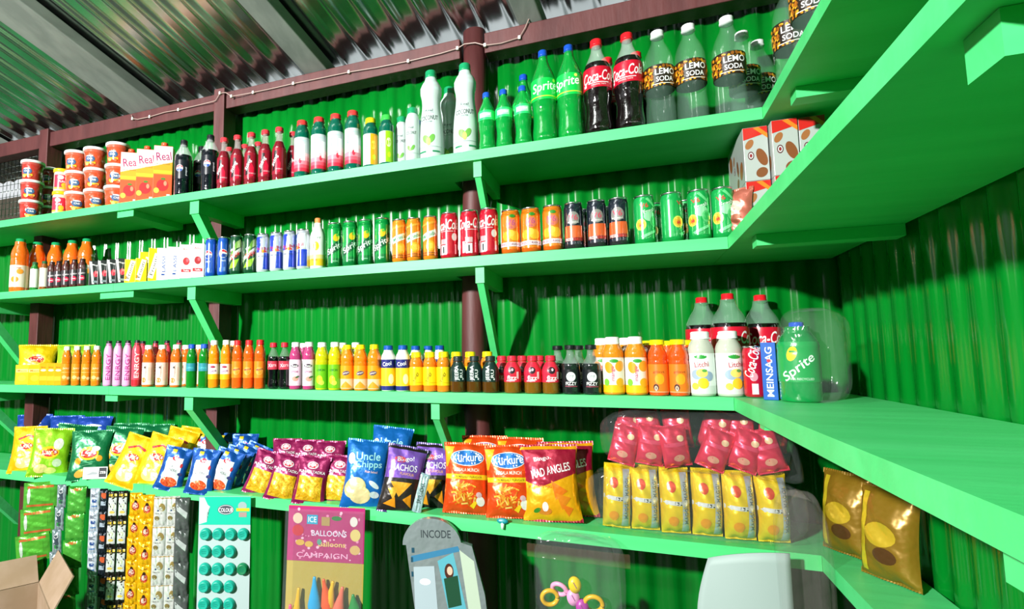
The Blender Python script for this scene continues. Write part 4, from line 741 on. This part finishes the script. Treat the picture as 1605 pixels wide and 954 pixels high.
bag(kk, 801, 1.64, .15, 'orange crunchy snack bag, right of the two, beside the red-yellow bag', 'snack bag', 'orange snack bags', ry=-.04)
ma = pouch('chip_bag', .165, .205, .06, 0xF0A814, [('p', [(-80, 108), (-30, 90), (80, 128), (80, 195), (-80, 195)], 0x9A1432), ('t', 'Bingo!', -18, 168, 15, 0xF4F0F0, .15, 52, .06), ('t', 'MAD ANGLES', 4, 136, 23, 0xF6EEF0, .2, 120, .07), ('t', 'ACHAARI MASTI', -26, 92, 8, 0xC86A14), ('p', [(4, 108), (52, 80), (14, 56)], 0xEE7A1C), ('p', [(16, 74), (60, 62), (30, 30)], 0xE8861E), ('p', [(28, 46), (62, 34), (46, 12)], 0xEE7A1C), ('e', -20, 26, 20, 10, 0xD8822A), ('e', -18, 38, 9, 13, 0xF0ECE4), ('e', -42, 28, 11, 6, 0x3A8A2A, .4)], rnd=14, seal=0x9A1432)
bag(ma, 893, 1.72, .05, 'maroon and yellow chip bag standing behind its twin', ry=-.06)
bag(ma, 866, 1.645, .1, 'maroon and yellow chip bag in front beside the wrapped bundles', ry=-.05)
# wrapped bundles at the corner
pkt = pouch('pink_packet', .07, .1, .045, 0xD8304E, [('e', 0, 24, 14, 9, 0xE8A088), ('r', 0, 60, 60, 10, 0xE6486A), ('e', 12, 74, 9, 8, 0xF0C8A0)], rnd=20, waist=.02)
for j in range(2):
    for i in range(6):
        put(pkt, -.03 + i * .071 + .012 * j, 1.65 + .06 * j + rr.uniform(-.006, .006), ZD + .178 + j * .04, rr.uniform(-.2, .3), 'pink packet in the upper clear wrap, %s row, %s of six' % (('front', 'back')[j], ordinal(i, 6)), 'packet', 'pink packets in clear wrap', rx=rr.uniform(-.1, .1), ry=rr.uniform(-.3, .4))
o = film_bag('wrap_bundle', None, .44, .17, .16, 9, n=26, tail=.1, sq=.42); o.name = 'plastic_wrap'; o.location = (.155, 1.68, ZD + .166)
tag(o, 'large clear plastic wrap around the pink packets, on the yellow bundle', 'plastic wrap')
yp = pouch('yellow_packet', .071, .162, .08, 0xE9C81A, [('r', 20, 80, 18, 150, 0xC4CCD4), ('r', 0, 80, 70, 11, 0xD8DCD8), ('r', 2, 80, 16, 8, 0x4A4A44), ('e', -12, 120, 11, 14, 0xD84A2A), ('e', -10, 34, 12, 13, 0xF0A01E), ('t', 'MAGGI', 21, 110, 9, 0x6A7A8A, 1.57, 44), ('t', 'MAGGI', 21, 50, 9, 0x6A7A8A, 1.57, 44)], rnd=21, waist=.0)
for i in range(6):
    put(yp, -.048 + i * .0735, 1.656 + (i % 2) * .006, ZD + .006, .12, 'yellow noodle packet in the lower clear wrap, %s of six' % ordinal(i, 6), 'packet', 'yellow packets in clear wrap', rx=-.02, ry=(.06, .01, 0, .02, .0, -.01)[i])
o = film_bag('plastic_wrap', None, .48, .115, .162, 12, n=24, sq=.4); o.location = (.135, 1.658, ZD + .002)
tag(o, 'clear plastic wrap holding the row of yellow packets', 'plastic wrap')
bz = pouch('brown_snack_packet', .12, .18, .06, 0x8A6A1C, [('e', 0, 90, 34, 24, 0xC8A82A), ('e', 10, 50, 24, 16, 0x5A3A1C), ('r', -40, 90, 14, 160, 0xD8C02A)], rnd=22)
for i, (X, Y) in enumerate(((.455, 1.62), (.48, 1.46))):
    put(bz, X, Y, ZD + .006, -1.0, 'brown and yellow packet in the dark corner of the lowest shelf, %s one' % ('farther', 'nearer')[i], 'packet', 'brown and yellow packets', rx=-.1)
# ================================================================ things hanging under the lowest shelf
ZH = ZD - .02; YH = YF - .012
def sachet(w_, h_, col, dec, rnd, kind='foil', T=.012): return pouch('sachet', w_, h_, T, col, dec, rnd=rnd, kind=kind, waist=.0)
def strip(px, cols, n, w_, h_, col, dec, label, group, rnd, sway=0, kind='foil', yaw=.45, z0=ZD - .028, Y=YH, name='sachet_strip', px1=None):
    r = empty(name); X = x_at(px, Y, z0); ang = 0
    s0 = sachet(w_ * .98, h_ * .985, col, dec, rnd, kind); s0.parent = r
    for c_ in range(cols):
        for k in range(n):
            o = s0 if (c_ == 0 and k == 0) else copy_tree(s0, r)
            tt = -(k + 1) * h_
            o.location = ((c_ - (cols - 1) / 2) * w_ + sway * (k * h_) ** 2, -.012 - .006 * math.sin(k * .8), tt)
            o.rotation_euler = (0, sway * 2 * k * h_ + 0, 0)
    # the sachet's own mesh becomes the part, its seals sub-parts
    for e in list(r.children):
        body = [c_ for c_ in e.children if c_.name.startswith('bag_body')][0]
        for c_ in [c_ for c_ in e.children if c_ is not body]: c_.parent = body
        body.parent = r; body.location = e.location; body.rotation_euler = e.rotation_euler; body.name = 'sachet'
        bpy.data.objects.remove(e)
    r.location = (X, Y, z0); r.rotation_euler = (0, 0, yaw); return tag(r, label, 'sachet strip', group)
gdec = [('r', 0, 84, 92, 9, 0xD8703A), ('r', 0, 12, 92, 8, 0xD8703A), ('e', -40, 50, 6, 30, 0xD0DCD0), ('r', 6, 50, 60, 44, 0x5CB83A)]
strip(66, 1, 4, .12, .1, 0x58B03A, gdec, 'broad green foil sachet strip at the far left under lowest shelf', None, 31, yaw=.7, sway=-.25, Y=YH - .0)
strip(100, 1, 6, .035, .085, 0x8FA0A8, [('r', 0, 42, 16, 50, 0x3A4A54), ('e', 0, 62, 8, 8, 0xE8ECEE), ('e', 0, 22, 8, 8, 0x3A9A4A)], 'narrow silver sachet strip between two green strips', None, 32, sway=-.15)
strip(124, 1, 5, .07, .1, 0x3F9A34, [('r', 0, 50, 70, 80, 0x4FA83C), ('e', 0, 90, 18, 6, 0xD8703A)], 'shiny green sachet strip hanging left of the blue-white strip', None, 33, sway=-.1)
strip(152, 1, 6, .036, .078, 0xC8D2E0, [('t', 'IBE', 0, 54, 13, 0x20283A, 0, 22, .05), ('e', 0, 34, 10, 7, 0x3A5A9A), ('r', 0, 14, 20, 6, 0x5A8ACB)], 'pale blue and white sachet strip left of the black-white pair', None, 34, sway=.02)
strip(166, 1, 6, .03, .078, 0x1E2630, [('r', 0, 56, 18, 20, 0xD8643A), ('r', 0, 28, 18, 16, 0xB8C8D8)], 'dark sachet strip with orange squares beside the black-white pair', None, 35, sway=.07, Y=YH + .004)
strip(188, 2, 5, .037, .1, 0x24221E, [('r', 0, 46, 29, 66, 0xDDE2E0), ('p', [(-14, 92), (14, 92), (14, 84), (-14, 84)], 0xD8B63A), ('e', 0, 80, 8, 7, 0x3A3420), ('e', 0, 82, 4, 4, 0xE8D88A), ('e', 0, 48, 8, 9, 0xC8D2B0), ('e', 0, 26, 10, 5, 0xE8D068)], 'double black-edged sachet strip with white windows', None, 36, sway=.045)
ydec = [('e', 0, 34, 13, 16, 0xB83A20), ('e', 0, 36, 9, 10, 0xF0D8C8), ('e', 0, 48, 6, 8, 0x3A1A14), ('t', 'CLINIC', 0, 64, 6, 0xA05A14), ('t', 'Kesh', 0, 28, 6, 0xB02A20)]
strip(216, 1, 6, .046, .078, 0xEFB40E, ydec, 'left of the two narrow yellow sachet strips with red medallions', 'yellow sachet strips', 37, sway=-.06)
strip(234, 1, 6, .052, .08, 0xEFB40E, ydec, 'right of the two yellow sachet strips, next to the white-gold strip', 'yellow sachet strips', 38, sway=-.01, Y=YH - .008)
strip(264, 2, 5, .046, .1, 0xD8DAD6, [('e', 8, 66, 10, 14, 0xA08A50, .4), ('e', -9, 28, 9, 8, 0x8A7A48, -.3), ('t', 'TRESS', -4, 44, 5, 0x6A6A60, 0, 26), ('e', -6, 54, 3, 3, 0x2A4A7A), ('r', 0, 96, 44, 3, 0xB08A4A)], 'double white and gold sachet strip hanging under the blue nut bags', None, 39)
strip(288, 1, 4, .05, .11, 0x5A605E, [('p', [(-20, 90), (20, 60), (16, 40), (-18, 70)], 0xC8D0CE), ('p', [(-18, 40), (18, 22), (12, 12)], 0x5A605E)], 'crumpled silver foil strip behind the white-gold strip', None, 40, Y=YH + .006, sway=.03)
# card of teal buttons
r = empty('button_card'); X = x_at(364, YH, ZH); r.location = (X, YH - .036, ZD + .004); r.rotation_euler = (0, 0, .35)
tag(r, 'white hanging card with rows of round teal pots', 'button card')
m_ = Mesh().box(-.088, .088, -.002, 0, -.42, 0, M(0xA9BCBC, 'card')); m_.build('backing_card', r)
m_ = Mesh().box(-.088, .088, -.0035, -.0022, -.092, -.001, M(0x1FBFA0, 'print'))
prints(m_, [('p', [(-87, 90), (-70, 90), (-58, 66), (-50, 60), (-60, 40), (-60, 10), (-87, 2)], 0xC8DCDA), ('e', 4, 50, 28, 17, 0x5A5F66), ('e', 4, 50, 26, 15, 0xC6CBD0), ('e', 4, 50, 24, 13, 0x4A4F58), ('t', 'COLOUR', 4, 49, 13, 0xF0F2F4, 0, 48, .06), ('e', 60, 62, 15, 14, 0x9AB0B0), ('r', 62, 50, 44, 10, 0xEFC02A), ('r', 62, 34, 26, 16, 0xA8908A)], lambda u, v, o: (u / 1000, -.0036 - o * .0002, -.093 + v / 1000)); m_.build('header', r)
bt = Mesh().lathe([(0, .0195), (.004, .0195), (.005, .0185), (.013, .0165), (.0145, .014), (.0138, .0125), (.0138, .002)], M(0x1AA590, 'plastic'), 26); prints(bt, [('r', 0, 3, 16, 1.2, 0x0C6A5E), ('r', 0, -3, 14, 1.2, 0x0C6A5E)], lambda u, v, o: (u / 1000, v / 1000, .0142 + o * .0002))
b0 = bt.build('pot', r); first = True
for j in range(6):
    for i in range(4):
        if i == 3 and j not in (0, 2): continue
        o = b0 if first else b0.copy()
        if not first: COL.objects.link(o)
        if i == 3 and j == 2: o.data = o.data.copy(); o.data.materials[0] = M(0x167A4E); tag(o, 'dark green pot')
        first = False; o.parent = r; o.location = (-.062 + i * .0425, -.0022, -.122 - j * .056); o.rotation_euler = (math.pi / 2, .3 * ((i + j) % 3 - 1), 0)
# balloon packet
r = empty('balloon_packet'); X = x_at(523, YH, ZH); r.location = (X, YH - .042, ZD + .008); r.rotation_euler = (0, .03, .3)
tag(r, 'hanging packet of colourful balloons with pink header card', 'balloon packet')
m_ = Mesh().box(-.12, .12, -.001, 0, -.4, 0, M(0xB59F45, 'card')); m_.build('backing_card', r)
m_ = Mesh().box(-.12, .12, -.003, -.0012, -.165, -.001, M(0xB42E72, 'print'))
dd = [('e', rr.uniform(-112, 112), rr.uniform(8, 156), rr.uniform(2, 5), rr.uniform(2, 5), rr.choice([0xE88AB8, 0xF0B8D0, 0xB02A6A])) for _ in range(60)]
dd += [('e', -90, 128, 15, 16, 0xE8C8B0), ('e', -88, 92, 18, 17, 0xC8283A), ('e', 92, 84, 16, 18, 0xE0C87A), ('e', 92, 40, 16, 14, 0xD8B070), ('e', 86, 124, 12, 15, 0xE6DCD8), ('r', -44, 126, 34, 28, 0x2AA0C8), ('t', 'ICE', -44, 126, 17, 0xF0F8FA, 0, 26, .06), ('r', -2, 122, 26, 26, 0xB0905A), ('e', 32, 132, 16, 7, 0x2A7A3A), ('t', 'BALLOONS', 10, 86, 17, 0xE6D8F0, 0, 110, .06), ('t', 'Balloons', 20, 54, 15, 0xE8C87A, 0, 84, .06), ('t', 'CAMPAIGN', -10, 20, 15, 0xF0A8D0, 0, 160, .04), ('e', -80, 56, 14, 9, 0xD8A84A), ('e', -52, 52, 13, 9, 0xD8A84A), ('e', -20, 60, 7, 9, 0x5A9A8A)]
prints(m_, dd, lambda u, v, o: (u / 1000, -.0031 - min(o, 6) * .0002, -.166 + v / 1000)); m_.build('header_card', r)
def balloon(x, z, L, R, col, rot):
    m = Mesh().lathe([(0, .004), (.004, .005), (L * .2, R * .35), (L * .45, R * .7), (L * .7, R), (L * .9, R * .8), (L, R * .25)], M(col, 'rubber'), 16, sy=.6)
    o = m.build('balloon', r); o.location = (x, -.016, z); o.rotation_euler = (0, rot, 0)
for q in ((-.028, -.205, .12, .022, 0x1FA3DC, 3.1), (.0, -.21, .11, .02, 0xEE5A24, 2.95), (.03, -.215, .1, .018, 0xF0B81E, 3.3), (-.075, -.24, .15, .018, 0xE9B41C, 3.2), (-.1, -.29, .11, .018, 0xE8528A, 3.1), (.06, -.23, .13, .024, 0xE8705A, 3.3), (.092, -.25, .07, .022, 0x178A3A, 3.0), (.085, -.31, .09, .026, 0xEE5A34, 3.1), (-.045, -.31, .08, .024, 0xB83A7A, 3.2), (.01, -.3, .09, .022, 0xD84A4A, 2.9), (.045, -.32, .07, .02, 0x3A7AA8, 3.1)):
    balloon(*q)
m_ = Mesh(); m_.box(-.121, .121, -.034, -.033, -.4, -.002, M(0x8A9292, 'film')); m_.build('clear_film', r)
# grey printed plastic packet
r = empty('hanging_packet'); P = on_plane(697, 815, YH); r.location = (P.x, YH - .01, ZD + .0); r.rotation_euler = (0, -.03, .2)
tag(r, 'grey and pale blue printed plastic packet hanging under the tortilla bags', 'packet')
m_ = Mesh(); N = 24; out = []
for i in range(N + 1): a = math.pi * i / N; out.append((-.075 + 0 + .085 * -math.cos(a) + .045 * 0 + .03, -.07 + .075 * math.sin(a)))
poly = [(-.085, -.4), (.115, -.4), (.1, -.2), (.04 + .03, -.07)] + [(x_, z_) for x_, z_ in reversed(out)][1:] + [(-.13 + .01, -.07)]
poly = [(x_ + .01, z_) for x_, z_ in poly]
n = len(poly); v = [(x_, -.022, z_) for x_, z_ in poly] + [(x_, .0, z_) for x_, z_ in poly]
m_.add(v, [tuple(range(n)), tuple(range(2 * n - 1, n - 1, -1))] + [(i, n + i, n + (i + 1) % n, (i + 1) % n) for i in range(n)], M(0x8E9A9C, 'foil'), False)
prints(m_, [('t', 'INCODE', -22, -38, 22, 0x3A4246, 0, 86), ('p', [(-96, -100), (40, -70), (46, -84), (-96, -118)], 0x3A7AA0), ('p', [(-20, -112), (26, -88), (60, -260), (10, -270)], 0x5AA8B8), ('e', 12, -140, 13, 22, 0x4A2A20), ('e', 14, -138, 8, 12, 0xE0B8A0), ('p', [(-4, -160), (36, -150), (44, -230), (6, -240)], 0x1F4A34), ('p', [(44, -80), (84, -110), (100, -260), (64, -260)], 0xB8C8B4), ('r', -90, -84, 8, 14, 0x1F4A5E), ('r', -94, -110, 6, 14, 0x1F4A5E), ('r', -94, -150, 6, 14, 0x1F4A5E), ('p', [(-90, -130), (-30, -126), (-24, -270), (-90, -270)], 0xA8B8C0), ('e', -58, -170, 16, 9, 0xE8ECEE)], lambda u, v, o: (u / 1000, -.022 - o * .0003, v / 1000))
m_.build('packet_body', r)
# clear bag of small toys
def toy_ring(col, x, z, R, rt):
    m = Mesh(); m.tube([(R * math.cos(a * math.pi / 12), 0, R * math.sin(a * math.pi / 12)) for a in range(24)] + [(R, 0, 0)], .006, M(col), 8)
    o = m.build('toy_ring'); o.location = (x, YH - .03, z); o.rotation_euler = rt; return o
P = on_plane(900, 922, YH)
for q, l in (((0xE8B41C, P.x - .06, P.z - .02, .02, (.2, 0, .3)), 'yellow toy ring at the left in the clear hanging bag'), ((0xEEA8D0, P.x - .035, P.z + .005, .018, (.5, .3, 0)), 'pink toy ring upper left in the clear hanging bag'),
             ((0xE8B41C, P.x + .05, P.z - .02, .022, (.3, .2, .2)), 'yellow toy ring at the right in the clear hanging bag')):
    tag(toy_ring(*q), l, 'toy', 'toy rings in the clear bag')
for x_, z_, c_, l in ((P.x, P.z - .008, 0xEDA6D4, 'pink oval toy whistle in the middle of the clear bag'), (P.x + .022, P.z - .03, 0xB03AA0, 'magenta oval toy low in the clear bag'), (P.x + .005, P.z + .024, 0xE8C81E, 'yellow oval toy topmost in the clear bag')):
    m = Mesh().lathe([(-.008, .006), (-.006, .02), (.006, .02), (.008, .006)], M(c_), 20, sx=.8); prints(m, [('r', 0, 0, 2, 16, 0x8A4A7A, .5)], lambda u, v, o: (u / 1000, v / 1000, .0082 + o * .0002))
    o = m.build('toy_piece'); o.location = (x_, YH - .035, z_); o.rotation_euler = (1.5, 0, .2); tag(o, l, 'toy', 'oval toys in the clear bag')
r = empty('clear_toy_bag'); tag(r, 'clear plastic bag of small toys hanging under the lowest shelf', 'plastic bag')
P2 = on_plane(905, 842, YH); r.location = (P2.x, YH - .03, ZD - .22)
o = film_bag('bag_film', None, .22, .07, .24, 15, n=20, sq=.35); o.parent = r; o.location = (0, 0, -.02)
m_ = Mesh().box(-.13, .13, -.004, .004, .15, .185, M(0x8A6A58, 'film')); o = m_.build('bag_top_hem', r, bevel=.003)
# loose teal button on the shelf edge
P = on_plane(787, 818, YF - .012)
r = empty('loose_button'); r.location = (P.x, YF - .001, P.z); tag(r, 'small teal button fixed to the front edge of the lowest shelf', 'button')
Mesh().lathe([(0, .016), (.004, .017), (.009, .015), (.011, .01)], M(0x128A94), 22, sy=.5).build('button_head', r).rotation_euler = (1.2, 0, 0)
Mesh().lathe([(-.02, .004), (0, .006)], M(0xE0F0EA), 12, y=-.006).build('button_stem', r)
# large white sheet and clear bag at the lower right
m_ = Mesh(); nx, nz = 14, 14; v = []
for j in range(nz + 1):
    for i in range(nx + 1):
        a, b = i / nx, j / nz; x_ = .02 + a * .165 - (.03 * math.sin(b * math.pi)) * (1 - a); v.append((x_ + (.035 * (1 - b) * 0), -.02 - .02 * math.sin(a * 2.2), -.34 + b * (.335 - .035 * (1 - a) ** 2)))
m_.add(v, [(j * (nx + 1) + i, j * (nx + 1) + i + 1, (j + 1) * (nx + 1) + i + 1, (j + 1) * (nx + 1) + i) for j in range(nz) for i in range(nx)], M(0x9DB0AB, 'paper'))
o = m_.build('white_packing_sheet'); s_ = o.modifiers.new('thickness', 'SOLIDIFY'); s_.thickness = .003
P = on_plane(1090, 873, YH - .02); o.location = (P.x + .005, YH - .02, ZD + .022); tag(o, 'large pale packing sheet hanging over the shelf end at lower right', 'packing sheet')
o = film_bag('clear_bag', None, .1, .1, .42, 17, n=24, sq=.5, col=0xA09894); o.location = (.347, 1.535, EYE - .74); tag(o, 'tall clear plastic bag hanging at the lower right photo corner', 'plastic bag')
pq = pouch('pink_snack_packet', .06, .09, .03, 0xD88A72, [('e', 0, 60, 24, 18, 0xF0B8A0)], rnd=23)
put(pq, .345, 1.535, EYE - .7, -.3, 'salmon pink packet inside the tall clear bag at lower right', 'packet')
# cardboard box, lower left, in front of the shelves
CB = painted('brown_cardboard', 0x9A8268, 0xA8907A, .85, 9, (1, 1, 1), .15)
r = empty('cardboard_box'); tag(r, 'open brown cardboard box at the lower left corner of the photo', 'box')
m_ = Mesh(); L_, W_, Hb = .34, .3, .3; t = .005
m_.box(-L_ / 2, L_ / 2, -W_ / 2, W_ / 2, 0, t, CB); m_.box(-L_ / 2, L_ / 2, -W_ / 2, -W_ / 2 + t, t, Hb, CB); m_.box(-L_ / 2, L_ / 2, W_ / 2 - t, W_ / 2, t, Hb, CB)
m_.box(-L_ / 2, -L_ / 2 + t, -W_ / 2 + t, W_ / 2 - t, t, Hb, CB); m_.box(L_ / 2 - t, L_ / 2, -W_ / 2 + t, W_ / 2 - t, t, Hb, CB); m_.build('box_body', r)
for nm, ax, off, ang, dim in (('flap', 'x', (0, W_ / 2, Hb), .5, (L_, .12)), ('flap', 'x', (0, -W_ / 2, Hb), -2.4, (L_, .12)), ('flap', 'y', (L_ / 2, 0, Hb), 2.5, (W_, .12)), ('flap', 'y', (-L_ / 2, 0, Hb), -.9, (W_, .12))):
    f_ = Mesh().box(-dim[0] / 2 + .003, dim[0] / 2 - .003, -t / 2, t / 2, .001, dim[1], CB).build('flap', r); f_.location = off
    f_.rotation_euler = (-ang, 0, 0) if ax == 'x' else (-ang, 0, -math.pi / 2)
BOXP = on_plane(10, 950, 1.33)
r.location = (BOXP.x - .02, 1.3, BOXP.z - .3); r.rotation_euler = (0, 0, -.5)
# what carries the box: a counter top edge
tb = empty('side_table'); tag(tb, 'low table under the cardboard box at the lower left', 'table')
zt = BOXP.z - .3005; Mesh().box(BOXP.x - .45, BOXP.x + .3, .85, 1.5, zt - .03, zt, SHELFP).build('table_top', tb)
for sx in (-.42, .27):
    for sy in (.88, 1.47): Mesh().box(BOXP.x + sx - .02, BOXP.x + sx + .02, sy - .02, sy + .02, 0, zt - .0305, SHELFP).build('leg', tb)
for o in USED:
    if '_used' in o: o.pop('_used', None)
for o in bpy.data.objects:
    if '_used' in o: del o['_used']
